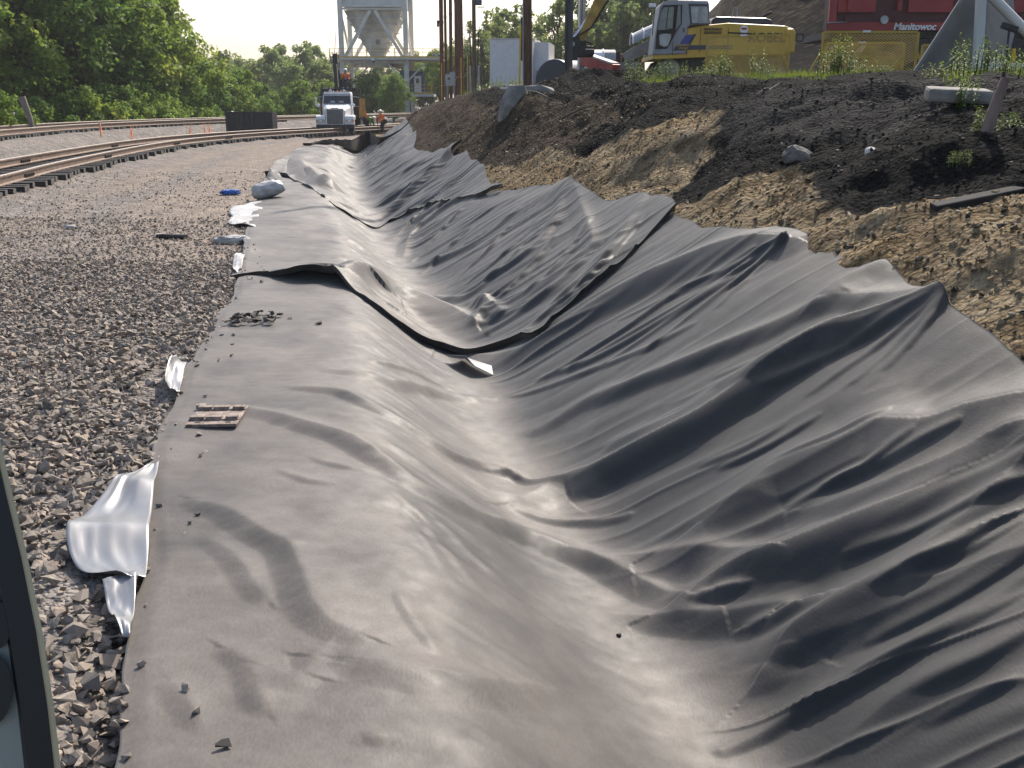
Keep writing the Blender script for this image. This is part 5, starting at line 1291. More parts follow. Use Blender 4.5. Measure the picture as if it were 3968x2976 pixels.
    b(MB().tube([s0.lerp(s1, .45) + n_ * -.24 + Vector((0, -.1, 0)), (p.x - .02, yb - .1, p.z + .12)], .05, 8), 'bucket_cylinder', M_CHROME, so)
    b(MB().tube([s0.lerp(s1, .35) + n_ * -.22 + Vector((0, -.17, 0)), s0.lerp(s1, .7) + n_ * -.2 + Vector((0, -.2, 0)), s0.lerp(s1, .9) + n_ * -.12 + Vector((0, -.24, 0)), (p.x - .1, yb - .24, p.z + .1)], .03, 6), 'hose', M_RUBBER, so)
    b(MB().tube([s0.lerp(s1, .9) + n_ * .12, s0.lerp(s1, 1) + n_ * .32, Vector((p.x + .52, yb - .1, p.z + .02)), Vector((p.x + .6, yb - .1, p.z - .18)), Vector((p.x + .5, yb - .1, p.z - .36))], .02, 6), 'hose', M_RUBBER, so)
    at_ = MB().box((p.x + .33, yb, p.z - .2), (.5, .42, .3)); at_.box((p.x + .26, yb, p.z + .02), (.22, .3, .2)); at_.box((p.x + .45, yb - .1, p.z - .22), (.28, .5, .16))
    b(at_, 'vibrator_head', M_DARK, br, bevel=.03)
    return t
make_excavator()
c = at(1228, 120, 28.6); z0 = gz(c.x, 28.6)
t = thing('sheet_pile', 'dark grey steel pile standing upright beside the excavator arm', 'pile', (c.x, 28.6, z0))
MB().prism([(-.11, -.08), (.11, -.08), (.11, -.06), (.012, -.06), (.012, .06), (.11, .06), (.11, .08), (-.11, .08), (-.11, .06), (-.012, .06), (-.012, -.06), (-.11, -.06)], 'z', -.3, 4.5).build('shaft', mat('dull_grey_steel', (.055, .052, .05), (.10, .095, .09), rough=.7, scale=3, stretch=(3, 3, .4)), t)
MB().tube([(-.06, -.13, 0), (-.06, -.13, 4.4)], .03, 8).build('cable', M_DARK, t)
c = at(1256, 70, 33); t = thing('steel_post', 'pale steel post rising behind the excavator arm', 'post', (c.x, 33, gz(c.x, 33)))
MB().box((0, 0, 3), (.22, .16, 6.2)).build('shaft', M_GALV, t); MB().box((-.09, -.09, 3), (.04, .02, 6)).build('flange', M_WHITE, t); MB().box((.0, -.09, 3), (.02, .02, 6)).build('groove', M_DARK, t)

# ------------------------------------------------------------------ yellow mesh guards
M_GUARD = mat('mustard_guard_paint', (.42, .27, .035), (.50, .34, .055), rough=.6, scale=4)
def guard(label, bl, br, h, braces, sp=.06):
    bl = Vector(bl); br = Vector(br); d = br - bl; L_ = d.length; rz = math.atan2(d.y, d.x)
    t = thing('mesh_guard', label, 'guard', bl, rz, 'yellow mesh guards on the bank')
    for x in (0, L_): MB().box((x, 0, h / 2 - .1), (.045, .045, h + .2)).build('upright', M_GUARD, t)
    for z in (.06, h): MB().box((L_ / 2, 0, z), (L_ - .05, .04, .045)).build('cross_bar', M_GUARD, t)
    m = MB(); n = int((L_ + h) / sp)
    for s in (0, 1):
        for k in range(n):
            a = k * sp; x0, z0 = (a, .06) if a < L_ else (L_, .06 + (a - L_) / .55 * .55)
            # strands climb at a flat angle like expanded metal
            x_s = a - h / .6 * .0
            xs, xe = a - h * 1.5, a
            p0 = Vector((xs, 0, .07)); p1 = Vector((xe, 0, h - .02))
            if xe > L_: f = (L_ - xs) / (xe - xs); p1 = p0.lerp(p1, f) if f < 1 else p1
            if xs < 0: f = -xs / (xe - xs); p0 = p0.lerp(Vector((xe, 0, h - .02)), f)
            if p0.x >= L_ - .01 or p1.x <= .01: continue
            if s: p0.x = L_ - p0.x; p1.x = L_ - p1.x
            m.beam(p0 + Vector((0, .004 * s, 0)), p1 + Vector((0, .004 * s, 0)), .014, .010)
    nn = int(h * 1.5 / sp)
    o = m.build('mesh_infill', M_GUARD, t)
    for x, dx_ in braces: MB().beam((x, .02, h * .62), (x + dx_, .05, -.15), .04, .04).build('brace', M_GUARD, t)
    MB().box((L_ * .45, -.03, h + .01), (.16, .02, .04)).build('label_plate', M_WHITE, t)
    return t
p0, p1 = at(1524, 167, 26), at(1700, 167, 25.2); p0.z = gz(p0.x, 26); p1.z = gz(p1.x, 25.2); p1.z = p0.z = min(p0.z, p1.z)
guard('yellow mesh guard panel standing in front of the excavator', p0, p1, at(1610, 77, 25.6).z - p0.z, [(1.79, .35)])
p0, p1 = at(1770, 180, 22), at(1973, 178, 22); p0.z = p1.z = gz((p0.x + p1.x) / 2, 22) - .03
guard('larger yellow mesh guard panel left of the grey steel plate', p0, p1, at(1870, 69, 22).z - p0.z, [(.02, -.4), (1.98, .35)], .085)
p0, p1 = at(1778, 176, 23.4), at(1946, 176, 23.4); p0.z = p1.z = gz((p0.x + p1.x) / 2, 23.4) - .03
guard('smaller yellow mesh guard leaning close behind the larger panel', p0, p1, at(1870, 93, 23.4).z - p0.z, [(1.7, -.5)], .085)
p0, p1 = at(1985, 172, 27), at(2120, 172, 27); p0.z = p1.z = gz((p0.x + p1.x) / 2, 27) - .03
guard('yellow mesh guard mostly hidden behind the grey steel plate', p0, p1, at(2000, 97, 27).z - p0.z, [(.1, -.35)], .085)

# ------------------------------------------------------------------ red crawler crane
def make_crane():
    Y0 = 34.0; a = at(1787, 66, Y0); zb = a.z; x0 = a.x; zg = gz(13, 36) - .05
    t = thing('crawler_crane', 'big red crawler crane with white lettering along its side', 'crane', (x0 + 3.2, 36, zg))
    ox, oy = x0 + 3.2, 36
    def b(m, n, mt, par=t, **k):
        m.v = [(x - ox, y - oy, z - zg) for x, y, z in m.v]; return m.build(n, mt, par, **k)
    CX = lambda zx: x0 + (zx - 330) * .003366     # zoom units to metres
    CZ = lambda zy: zb + (268 - zy) * .00315
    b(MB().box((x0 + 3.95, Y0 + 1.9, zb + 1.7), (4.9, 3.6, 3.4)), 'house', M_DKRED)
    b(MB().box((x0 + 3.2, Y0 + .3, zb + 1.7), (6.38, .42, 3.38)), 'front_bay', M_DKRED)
    b(MB().box((x0 + 3.2, Y0, CZ(228)), (6.4, .12, CZ(190) - CZ(268))), 'sill', M_RED)
    b(MB().box((CX(365), Y0, zb + 1.7), (CX(400) - CX(330), .14, 3.38)), 'corner_panel', M_RED)
    b(MB().box((CX(590), Y0 + .02, zb + 2.0), (CX(770) - CX(412), .1, 2.9)), 'door_panel', M_RED)
    b(MB().box((CX(1290), Y0 + .02, zb + 2.0), (CX(1500) - CX(1080), .1, 2.9)), 'door_panel', M_RED)
    b(MB().box((CX(1950), Y0 + .02, zb + 2.0), (CX(2200) - CX(1560), .1, 2.9)), 'door_panel', M_RED)
    for zx in (515, 985):
        b(MB().box((CX(zx), Y0 - .1, zb + 2.1), (.13, .12, 3.0)), 'post', M_RED)
        b(MB().box((CX(zx), Y0 - .16, CZ(160)), (.3, .08, .16)), 'latch', M_DKRED)
    b(MB().tube([(CX(850), Y0 - .1, CZ(168)), (CX(850), Y0 - .16, CZ(168))], .13, 14), 'work_light', M_PGLASS)
    b(MB().tube([(CX(320), Y0 - .12, CZ(196)), (CX(500), Y0 - .14, CZ(188))], .02, 6), 'rod', M_GALV)
    b(MB().box((x0 + 3.2, Y0 + 1.9, zb - .12), (6.2, 3.3, .2)), 'underframe', M_DARK)
    for y in (Y0 + .2, Y0 + 3.2):
        b(MB().prism([(CX(960), zg + .5), (CX(990), zg + .1), (CX(1060), zg), (x0 + 8, zg), (x0 + 8, zg + 1.25), (CX(1060), zg + 1.25), (CX(990), zg + 1.0)], 'y', y, y + .8), 'crawler', M_DARK)
    b(MB().box((CX(1600), Y0 + 2, (zg + zb) / 2), (3.6, 2.6, zb - zg - .2)), 'carbody', M_DARK)
    text_mesh('lettering', 'Manitowoc', .30, M_WHITE, t, (CX(950) - ox, Y0 - .075 - oy, CZ(262) - zg), FACE, .01, .18, .008)
    return t
make_crane()

# ------------------------------------------------------------------ grey steel plate hopper at the right
Y0 = 18.0; a = at(1957, 180, Y0); bq = at(2076, 0, Y0)
t = thing('steel_hopper', 'big sloping grey steel plate with post and pipe at right edge of bank', 'hopper', (a.x, Y0, gz(a.x, Y0) - .05))
o3 = t.location
def q_(px, py, Y=Y0): return at(px, py, Y) - o3
def slab(m, pts_, off):
    n = len(pts_); vs = list(pts_) + [p + Vector(off) for p in pts_]
    return m.add(vs, [tuple(range(n)), tuple(range(2 * n - 1, n - 1, -1))] + [(i, (i + 1) % n, (i + 1) % n + n, i + n) for i in range(n)])
top = at(2100, -38, Y0)
slab(MB(), [q_(1957, 186), q_(2160, 190, 18.6), q_(2195, 60, 19.0), q_(2185, -45, 19.2), q_(2105, -45)], (.02, .04, 0)).build('plate', M_STEEL, t)
MB().beam(q_(1957, 184), q_(2105, -45), .05, .05).build('edge_flange', M_STEEL, t)
MB().beam(q_(2111, 160, 17.6), q_(2121, -40, 17.6), .13, .13).build('post', M_CREAM, t)
MB().tube([q_(2120, -30, 18.2), q_(2240, 92, 18.2)], .085, 10).build('pipe', M_CREAM, t)
MB().beam(q_(2135, 146, 17.4), q_(2260, 148, 17.4), .2, .16).build('base_beam', M_CREAM, t)
MB().beam(q_(2187, 145, 17.8), q_(2189, 105, 17.8), .06, .06).build('painted_post', M_YELLOW, t)
c = at(2172, 145, 17.2); t = thing('sledge_hammer', 'dark hammer standing on its handle against the grey plate', 'hammer', c)
MB().tube([(0, 0, -.15), (.03, .1, .6)], .018, 6).build('handle', M_DARK, t); MB().box((.03, .1, .62), (.26, .09, .09), Matrix.Rotation(.3, 3, 'Y')).build('head', M_DARK, t)
# ------------------------------------------------------------------ trees, bushes, weeds, grass
def leaf_mat(name, cols, trans=.45, use_random=True):
    m = bpy.data.materials.new(name); m.use_nodes = True
    nt = m.node_tree; N = nt.nodes; L = nt.links
    for n in list(N): N.remove(n)
    out = N.new('ShaderNodeOutputMaterial')
    a = N.new('ShaderNodeAttribute'); a.attribute_name = 'tint'
    oi = N.new('ShaderNodeObjectInfo')
    s = N.new('ShaderNodeMath'); s.operation = 'MULTIPLY_ADD'; s.inputs[1].default_value = .45 if use_random else 0; L.new(oi.outputs['Random'], s.inputs[0])
    mm = N.new('ShaderNodeMath'); mm.operation = 'MULTIPLY'; mm.inputs[1].default_value = .55 if use_random else 1; L.new(a.outputs['Fac'], mm.inputs[0]); L.new(mm.outputs[0], s.inputs[2])
    r = N.new('ShaderNodeValToRGB')
    while len(r.color_ramp.elements) < len(cols): r.color_ramp.elements.new(.5)
    for k, c in enumerate(cols): r.color_ramp.elements[k].position = k / (len(cols) - 1); r.color_ramp.elements[k].color = (*c, 1)
    L.new(s.outputs[0], r.inputs[0])
    b = N.new('ShaderNodeBsdfPrincipled'); b.inputs['Roughness'].default_value = .55; b.inputs['Specular IOR Level'].default_value = .12; L.new(r.outputs[0], b.inputs['Base Color'])
    t = N.new('ShaderNodeBsdfTranslucent')
    hv = N.new('ShaderNodeHueSaturation'); hv.inputs['Hue'].default_value = .485; hv.inputs['Value'].default_value = 1.6; L.new(r.outputs[0], hv.inputs['Color']); L.new(hv.outputs[0], t.inputs['Color'])
    mx = N.new('ShaderNodeMixShader'); mx.inputs[0].default_value = trans; L.new(b.outputs[0], mx.inputs[1]); L.new(t.outputs[0], mx.inputs[2])
    L.new(mx.outputs[0], out.inputs['Surface'])
    return m
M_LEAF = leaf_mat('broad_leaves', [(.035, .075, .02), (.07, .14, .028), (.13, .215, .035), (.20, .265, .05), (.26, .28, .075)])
M_LEAFH = leaf_mat('hazed_leaves', [(.11, .16, .06), (.16, .22, .075), (.22, .27, .085), (.27, .29, .11)])  # paler greens, distance haze painted into the leaf colour
M_WEED = leaf_mat('weed_leaves', [(.05, .10, .012), (.09, .155, .02), (.14, .20, .025), (.20, .23, .04)], .4)
M_BARK = mat('bark', (.035, .028, .022), (.085, .07, .055), rough=.95, scale=6, stretch=(4, 4, .6))

def leaves(centers, radii, per, size, rng_, flat=.75):
    n = len(centers) * per
    c = np.repeat(centers, per, 0); r = np.repeat(radii, per)
    d = rng_.normal(size=(n, 3)); d /= np.linalg.norm(d, axis=1)[:, None]
    rad = r * rng_.random(n) ** .45
    p = c + d * rad[:, None] * np.array([1, 1, flat])
    nrm = d * .6 + rng_.normal(size=(n, 3)) * .6 + np.array([0, 0, .5]); nrm /= np.linalg.norm(nrm, axis=1)[:, None]
    a = np.cross(nrm, rng_.normal(size=(n, 3))); a /= np.linalg.norm(a, axis=1)[:, None]; b = np.cross(nrm, a)
    s = size * rng_.uniform(.6, 1.3, n)[:, None]
    V = np.stack([p - a * s, p + b * s * .62 + nrm * s * .12, p + a * s, p - b * s * .62 + nrm * s * .12], 1).reshape(-1, 3)
    Fc = np.arange(n * 4).reshape(-1, 4)
    tint = np.clip(np.repeat(rng_.random(len(centers)), per) * .55 + rng_.random(n) * .45, 0, 1)
    return V, Fc, np.repeat(tint, 4)

def make_tree(seed, H, W, base, ncl, per, size, mat_, multi=1, gap=.0):
    rr = np.random.default_rng(seed); t = bpy.data.objects.new('broadleaf_tree', None); COL.objects.link(t)
    cs = []; rs = []
    while len(cs) < ncl:
        d = rr.normal(size=3); d /= np.linalg.norm(d); q = rr.random() ** .4
        z = base * H + (H - base * H) * (.5 + .5 * d[2] * q)
        f = (z / H - base) / (1 - base); env = (1 - abs(f - .42) ** 1.8 * 1.7)
        env = max(env, .25) * (1 + .25 * math.sin(3 * math.atan2(d[1], d[0]) + seed))
        p = np.array([d[0] * q * W * env, d[1] * q * W * env, z])
        if rr.random() < gap * (1 - q): continue
        cs.append(p); rs.append(W * rr.uniform(.16, .30))
    cs = np.array(cs); rs = np.array(rs)
    V, Fc, tint = leaves(cs, rs, per, size, rr)
    me = np_mesh('crown', V, Fc); attr(me, 'tint', tint); link_mesh('crown', me, mat_, t)
    m = MB()
    for q in range(multi):
        o = Vector((rr.uniform(-.5, .5), rr.uniform(-.5, .5), 0)) * (multi > 1)
        top = Vector((rr.uniform(-.3, .3) * W * .5, rr.uniform(-.3, .3) * W * .5, H * .85)) + o
        k1 = Vector((rr.uniform(-.12, .12) * W, rr.uniform(-.12, .12) * W, H * .4)) + o
        r0 = .022 * H / multi ** .4
        m.tube([o + Vector((0, 0, -.3)), o + Vector((0, 0, H * .12)), k1, top], [r0 * 1.25, r0, r0 * .7, r0 * .15], 8)
        for i in rr.choice(len(cs), min(10, len(cs)), replace=False):
            e = Vector(cs[i]); f = min(max((e.z - H * .12) / H, .18), .75); st_ = (o + Vector((0, 0, H * .12))).lerp(top, f) if f > .4 else (o + Vector((0, 0, H * .12))).lerp(k1, f / .4)
            if e.z < st_.z: st_ = st_.lerp(o + Vector((0, 0, e.z * .7)), .7)
            mid = st_.lerp(e, .5) + Vector((0, 0, .06 * H * rr.uniform(-.3, 1)))
            m.tube([st_, mid, e], [r0 * .42, r0 * .26, r0 * .06], 5, cap=False)
    m.build('trunk', M_BARK, t)
    return t
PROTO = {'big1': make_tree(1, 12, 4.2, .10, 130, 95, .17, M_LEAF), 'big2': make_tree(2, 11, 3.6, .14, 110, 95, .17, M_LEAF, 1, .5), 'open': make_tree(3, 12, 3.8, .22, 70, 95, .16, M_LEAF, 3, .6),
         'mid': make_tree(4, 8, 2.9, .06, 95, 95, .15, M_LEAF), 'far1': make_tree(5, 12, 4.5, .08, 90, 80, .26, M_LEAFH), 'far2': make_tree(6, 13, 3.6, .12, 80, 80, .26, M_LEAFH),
         'thin': make_tree(7, 10, 3.2, .2, 48, 80, .19, M_LEAFH, 4, .4), 'bush': make_tree(8, 3.2, 2.3, .0, 55, 90, .12, M_LEAF, 4), 'bare': make_tree(9, 9, 2.3, .45, 16, 40, .15, M_LEAFH, 5)}
USED = set()
def plant(kind, px, Y, sc, label, group, dz=-.1, rz=None, sz=1.0):
    p = PROTO[kind]; x = at(px, 240, Y).x
    o = copy_tree(p) if kind in USED else p
    USED.add(kind)
    o.location = (x, Y, gz(x, Y) + dz); o.rotation_euler = (0, 0, random.uniform(0, 6.28) if rz is None else rz); o.scale = (sc, sc, sc * sz)
    if kind == 'bush': o.name = 'bush'
    return tag(o, label, 'bush' if kind == 'bush' else 'tree', group)
G1 = 'tall trees behind the far track'
L1 = [('big1', -60, 56, 1.0, 'dark tall tree at the left edge, just outside the leaning post'), ('open', 40, 60, 1.05, 'open-branched tree above the leaning post, sky showing through its crown'), ('big2', 105, 64, 1.1, 'tall dark tree second from the left edge, behind the first stake'), ('open', 170, 62, 1.1, 'airy tree with bare dark stems in the middle of the tall group'), ('big1', 235, 66, 1.0, 'full dark green tree right of the airy stems'), ('big2', 290, 68, 1.15, 'tall rounded tree near the right end of the tall group'),
      ('big1', 345, 72, .95, 'rightmost of the tall trees, its lit edge against the sky'), ('big1', 10, 72, 1.15, 'tree filling the gap behind the leftmost trunks'), ('big2', 200, 78, 1.2, 'background tree behind the airy stems'), ('mid', 388, 74, .95, 'smaller tree sloping down from the right end of the tall group')]
for k, px, Y, s, lab in L1: plant(k, px, Y, s, lab, G1)
G2 = 'bright young trees right of the tall group'
for k, px, Y, s, lab in (('mid', 432, 82, .82, 'bright round young tree left of the black bin'), ('mid', 478, 84, .72, 'yellow green young tree directly above the black bin'), ('mid', 520, 88, .74, 'pointed bright young tree above the right end of the black bin'), ('mid', 560, 95, .6, 'low light green tree right of the black bin'), ('mid', 612, 98, .55, 'low bushy tree left of the white truck'), ('mid', 652, 92, .62, 'sunlit tree just left of the truck mirrors')):
    plant(k, px, Y, s, lab, G2)
G3 = 'trees of the far belt behind the tower'
kinds = ['far1', 'far2', 'far1', 'far2', 'bare']
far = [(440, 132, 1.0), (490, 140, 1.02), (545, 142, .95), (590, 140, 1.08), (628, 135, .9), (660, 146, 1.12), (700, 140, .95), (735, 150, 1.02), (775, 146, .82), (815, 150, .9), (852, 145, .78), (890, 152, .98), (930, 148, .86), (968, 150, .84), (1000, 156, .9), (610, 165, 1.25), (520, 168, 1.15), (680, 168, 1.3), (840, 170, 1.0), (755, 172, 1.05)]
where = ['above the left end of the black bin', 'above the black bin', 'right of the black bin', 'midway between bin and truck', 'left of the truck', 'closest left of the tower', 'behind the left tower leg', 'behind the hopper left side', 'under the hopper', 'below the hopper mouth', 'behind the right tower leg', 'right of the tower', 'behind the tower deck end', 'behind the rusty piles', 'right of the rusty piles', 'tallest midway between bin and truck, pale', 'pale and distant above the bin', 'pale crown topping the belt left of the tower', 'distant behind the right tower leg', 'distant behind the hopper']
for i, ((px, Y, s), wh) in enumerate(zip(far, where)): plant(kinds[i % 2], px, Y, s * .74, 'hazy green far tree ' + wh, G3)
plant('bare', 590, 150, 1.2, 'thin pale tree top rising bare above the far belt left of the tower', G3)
for px, Y, s, wh in ((745, 108, .62, 'round green tree seen under the tower left of the lamp'), (800, 112, .68, 'tall green tree under the tower hopper'), (850, 106, .55, 'green tree right of the workers under the tower'), (706, 100, .55, 'light green tree behind the truck crane')): plant('mid', px, Y, s * 1.15, wh, 'trees under the tower')
for px, Y, s, wh in ((885, 128, .75, 'low green tree behind the cabin landing'), (915, 130, .8, 'low green tree right of the blue cabin'), (950, 126, .8, 'low green tree behind the left rusty pile'), (985, 132, .85, 'low green tree behind the widest rusty pile'), (1020, 128, .8, 'low green tree behind the thin utility pole')): plant('mid', px, Y, s, wh, 'trees under the tower')
G4 = 'thin trees behind the machines'
for k, px, Y, s, wh in (('thin', 1050, 100, .82, 'left of the white trailer'), ('far2', 1085, 108, .72, 'rising over the white trailer roof'), ('thin', 1112, 98, .86, 'just left of the brown pole'), ('thin', 1165, 104, .8, 'right of the brown pole'), ('thin', 1205, 96, 1.0, 'behind the upright grey pile'), ('thin', 1262, 100, .92, 'behind the excavator arm'), ('far2', 1305, 102, .85, 'right of the excavator arm'), ('thin', 1345, 96, 1.05, 'above the low conveyor hoods'), ('far2', 1385, 104, .95, 'left of the excavator cab'), ('thin', 1420, 98, 1.1, 'behind the excavator cab'), ('thin', 1330, 120, 1.2, 'farther back above the conveyor'), ('bare', 1012, 96, .75, 'bare stemmed beside the thin utility pole'), ('bare', 1040, 92, .7, 'bare stemmed right of the thin utility pole')):
    plant(k, px, Y, s, 'slender tree ' + wh, G4)
G5 = 'bushes along the far track'
bl = ['at the left edge of the photo', 'at the foot of the leaning post', 'just right of the leaning post', 'left of the thick stake', 'behind the thick stake', 'between the thick and the leaning stake', 'behind the leaning stake', 'right of the leaning stake', 'midway along the row', 'left of the thin stake', 'behind the thin stake', 'left of the black bin', 'right of the black bin', 'left of the truck', 'behind the truck']
for i, (px, Y, s) in enumerate(((-5, 46, .62), (45, 50, .5), (85, 54, .8), (140, 56, .8), (190, 57, .9), (235, 60, 1.0), (275, 61, .9), (320, 64, .95), (355, 67, .9), (390, 70, .9), (425, 76, .9), (465, 80, .8), (580, 92, .9), (635, 96, .8), (700, 100, .9))): plant('bush', px, Y, s, 'leafy bush ' + bl[i], G5)
for k in ('big1', 'big2'):
    pass
# leaning weathered post
M_GREYWOOD = mat('weathered_wood', (.16, .125, .10), (.27, .22, .185), rough=.9, scale=8, stretch=(4, 4, .6))
c = at(68, 282, 44); t = thing('fence_post', 'weathered leaning post in front of the trees at far left', 'post', (c.x, 44, gz(c.x, 44)))
MB().tube([(.1, 0, -.2), (0, 0, .6), (-.25, .02, 1.5)], [.09, .11, .16], 9).build('shaft', M_GREYWOOD, t)

# weeds
def make_weed(seed, H, n, spread):
    rr = random.Random(seed); t = bpy.data.objects.new('weed', None); COL.objects.link(t)
    st_ = MB(); V = []; Fc = []; tn = []
    for q in range(n):
        h = H * rr.uniform(.55, 1.0); b = Vector((rr.uniform(-1, 1), rr.uniform(-1, 1), 0)) * spread; ln = Vector((rr.uniform(-.15, .15), rr.uniform(-.15, .15), 1))
        P = lambda f: b + Vector((ln.x * f * f * h, ln.y * f * f * h, f * h))
        st_.tube([P(0) - Vector((0, 0, .05)), P(.5), P(1)], [.006, .005, .002], 5, cap=False)
        k = int(h / .022)
        for i in range(k):
            f = .12 + .88 * i / k; a = i * 2.4 + rr.uniform(-.3, .3); L_ = (.13 - .05 * f) * rr.uniform(.7, 1.2); up = .35 + .5 * (f > .85)
            d = Vector((math.cos(a), math.sin(a), up)).normalized(); s_ = Vector((-math.sin(a), math.cos(a), 0)); c_ = P(f)
            m0 = c_ + d * L_ * .5; tip = c_ + d * L_ + Vector((0, 0, -.35 * L_))
            i0 = len(V); V += [c_, m0 + s_ * .012, tip, m0 - s_ * .012]; Fc.append((i0, i0 + 1, i0 + 2, i0 + 3)); tn += [rr.random() * .6 + .4 * f] * 4
    st_.build('stem', M_WEED, t)
    me = np_mesh('foliage', np.array([v[:] for v in V]), np.array(Fc)); attr(me, 'tint', tn); link_mesh('foliage', me, M_WEED, t)
    return t
WP = [make_weed(1, .55, 14, .20), make_weed(2, .38, 20, .26), make_weed(3, .7, 10, .18)]
wu = set()
def weed(k, px, py, Y, s, label, group='weeds along the top of the bank', off=(0, 0)):
    p = at(px, py, Y); o = copy_tree(WP[k]) if k in wu else WP[k]; wu.add(k)
    o.location = (p.x + off[0], Y, gz(p.x + off[0], Y) - .02); o.scale = (s * (1.15 if Y > 18 else .9),) * 3; o.rotation_euler = (0, 0, random.uniform(0, 6)); return tag(o, label, 'weed', group)
for a in ((0, 1372, 160, 24, .9, 'small weed left of the excavator track'), (1, 1400, 160, 24, .8, 'bushy weed below the conveyor end'), (0, 1440, 160, 24, .8, 'weed below the excavator cab door'), (0, 1475, 160, 24.5, .7, 'weed below the excavator skirt'), (1, 1520, 160, 24, .7, 'low weed at the left foot of the first mesh guard'),
          (0, 1548, 160, 24.6, 1.1, 'tall weed in front of the left half of the first mesh guard'), (2, 1572, 160, 24.4, .8, 'slim weed against the first mesh guard'), (2, 1632, 160, 24.4, 1.05, 'tallest weed against the right half of the first mesh guard'), (1, 1600, 160, 24.4, .6, 'short weed in the middle of the first mesh guard'), (1, 1660, 160, 24.2, .7, 'short weed at the right foot of the first mesh guard'),
          (0, 1790, 170, 21, 1.2, 'weed at the left foot of the second mesh guard'), (2, 1815, 170, 20.8, 1.05, 'tall bright weed in front of the second mesh guard'), (1, 1840, 170, 20.8, 1.0, 'bushy weed in front of the second mesh guard'), (1, 1905, 170, 21, .6, 'low weed at the right half of the second mesh guard'),
          (1, 2030, 160, 15.5, .8, 'leafy weed at the foot of the grey steel plate'), (2, 2065, 150, 14.5, .9, 'tall weed left of the cream post'), (2, 2100, 150, 14.0, 1.0, 'tall weed crossing the cream post'), (0, 2140, 150, 14, 1.0, 'weed right of the cream post'), (0, 2175, 150, 13.5, .9, 'weed below the hammer'), (1, 2205, 150, 13.5, .8, 'weed at the right edge of the photo'),
          (1, 2085, 190, 10.2, .55, 'weed growing over the concrete slab'), (0, 2092, 205, 9.4, .6, 'thin weed hanging at the slab corner'), (0, 2125, 260, 8.6, .5, 'weed at the left foot of the tilted stump'), (1, 2190, 250, 8.6, .5, 'weed at the right foot of the tilted stump'), (1, 2080, 290, 8.2, .35, 'small weed on the coal slope below the stump'),
          (1, 1045, 178, 46, 1.3, 'weed clump left of the trailer steps'), (0, 1075, 178, 45, 1.2, 'weed clump below the trailer'), (1, 1100, 178, 44, 1.3, 'weed clump left of the brown pole'), (0, 1118, 180, 40, 1.1, 'weed clump beside the guy wire'), (1, 1010, 190, 48, .9, 'weed clump below the yellow stakes')): weed(*a)
# grass
n = 9000; rg = np.random.default_rng(12)
x1, x2 = at(1350, 165, 24).x, at(1960, 175, 22).x
gy = rg.uniform(19.5, 25, n); gx = x1 + (x2 - x1) * rg.random(n) + (gy - 22) * .12
m2 = n // 4; gy[:m2] = rg.uniform(11, 16.5, m2); gx[:m2] = rg.uniform(6.2, 9.2, m2) * gy[:m2] / 15
keep = fbm(gx * 1.1, gy * 1.1, 44, 3) > -.12; gx = gx[keep]; gy = gy[keep]; n = len(gx)
hh = rg.uniform(.05, .15, n) * (.6 + .8 * np.clip(fbm(gx * 2, gy * 2, 47, 2) + .5, 0, 1)); aa = rg.uniform(0, 6.28, n); gzv = land_z(gx, gy) - .01
ln = rg.uniform(.2, .8, n) * hh; w = .006
V = np.stack([np.stack([gx - np.sin(aa) * w, gy + np.cos(aa) * w, gzv], -1), np.stack([gx + np.sin(aa) * w, gy - np.cos(aa) * w, gzv], -1), np.stack([gx + np.cos(aa) * ln, gy + np.sin(aa) * ln, gzv + hh], -1)], 1).reshape(-1, 3)
me = np_mesh('grass', V, np.arange(n * 3).reshape(-1, 3)); attr(me, 'tint', np.repeat(rg.random(n), 3))
tag(link_mesh('grass', me, M_WEED), 'bright short grass growing along the crest of the bank', 'grass', kind='stuff')
# ------------------------------------------------------------------ odds and ends on the bank
M_ROCK = mat('grey_rock', (.07, .066, .06), (.19, .175, .155), rough=.9, scale=3, bump=.8, bscale=18)
M_CONC = mat('concrete', (.17, .16, .145), (.28, .26, .235), rough=.9, scale=5, bump=.4)
def boulder(name, label, loc, r, seed, mat_=M_ROCK, sub=3, amp=.28, group=None, rot=0, cat='rock'):
    bm = bmesh.new(); bmesh.ops.create_icosphere(bm, subdivisions=sub, radius=1)
    co = np.array([v.co[:] for v in bm.verts])
    f = 1 + amp * (fbm(co[:, 0] * 1.3 + seed, co[:, 1] * 1.3 + co[:, 2] * .9, seed, 3) + .6 * fbm(co[:, 2] * 2.3 + seed, co[:, 0] * 2.3 - co[:, 1], seed + 9, 2))
    q = np.round(f * 7) / 7 * .5 + f * .5
    for v, k in zip(bm.verts, q): v.co = Vector((v.co.x * r[0], v.co.y * r[1], v.co.z * r[2])) * k
    me = bpy.data.meshes.new(name); bm.to_mesh(me); bm.free()
    o = link_mesh(name, me, mat_); o.location = loc; o.rotation_euler = (0, 0, rot)
    return tag(o, label, cat, group)
def bankpt(px, Y, dz=0): p = at(px, 250, Y); return (p.x, Y, gz(p.x, Y) + dz)
def crag(label, loc, r, seed, mat_, rot=0):
    V, Fc = hull(seed, 46, .95); V = V * np.array(r); V += .10 * min(r) * np.stack([fbm(V[:, 1] * 5, V[:, 2] * 5, seed, 2)] * 3, -1)
    o = link_mesh('rock', np_mesh('rock', V, Fc), mat_); o.location = loc; o.rotation_euler = (0, .25, rot); return tag(o, label, 'rock')
M_PALE = mat('pale_rock', (.13, .12, .105), (.25, .23, .20), rough=.9, scale=2.5, bump=.9, bscale=14)
crag('tall pale grey rock nose sticking out of the bank below the brown pole', (.05, 23.5, 1.72), (.42, .55, .72), 21, M_PALE, .3)
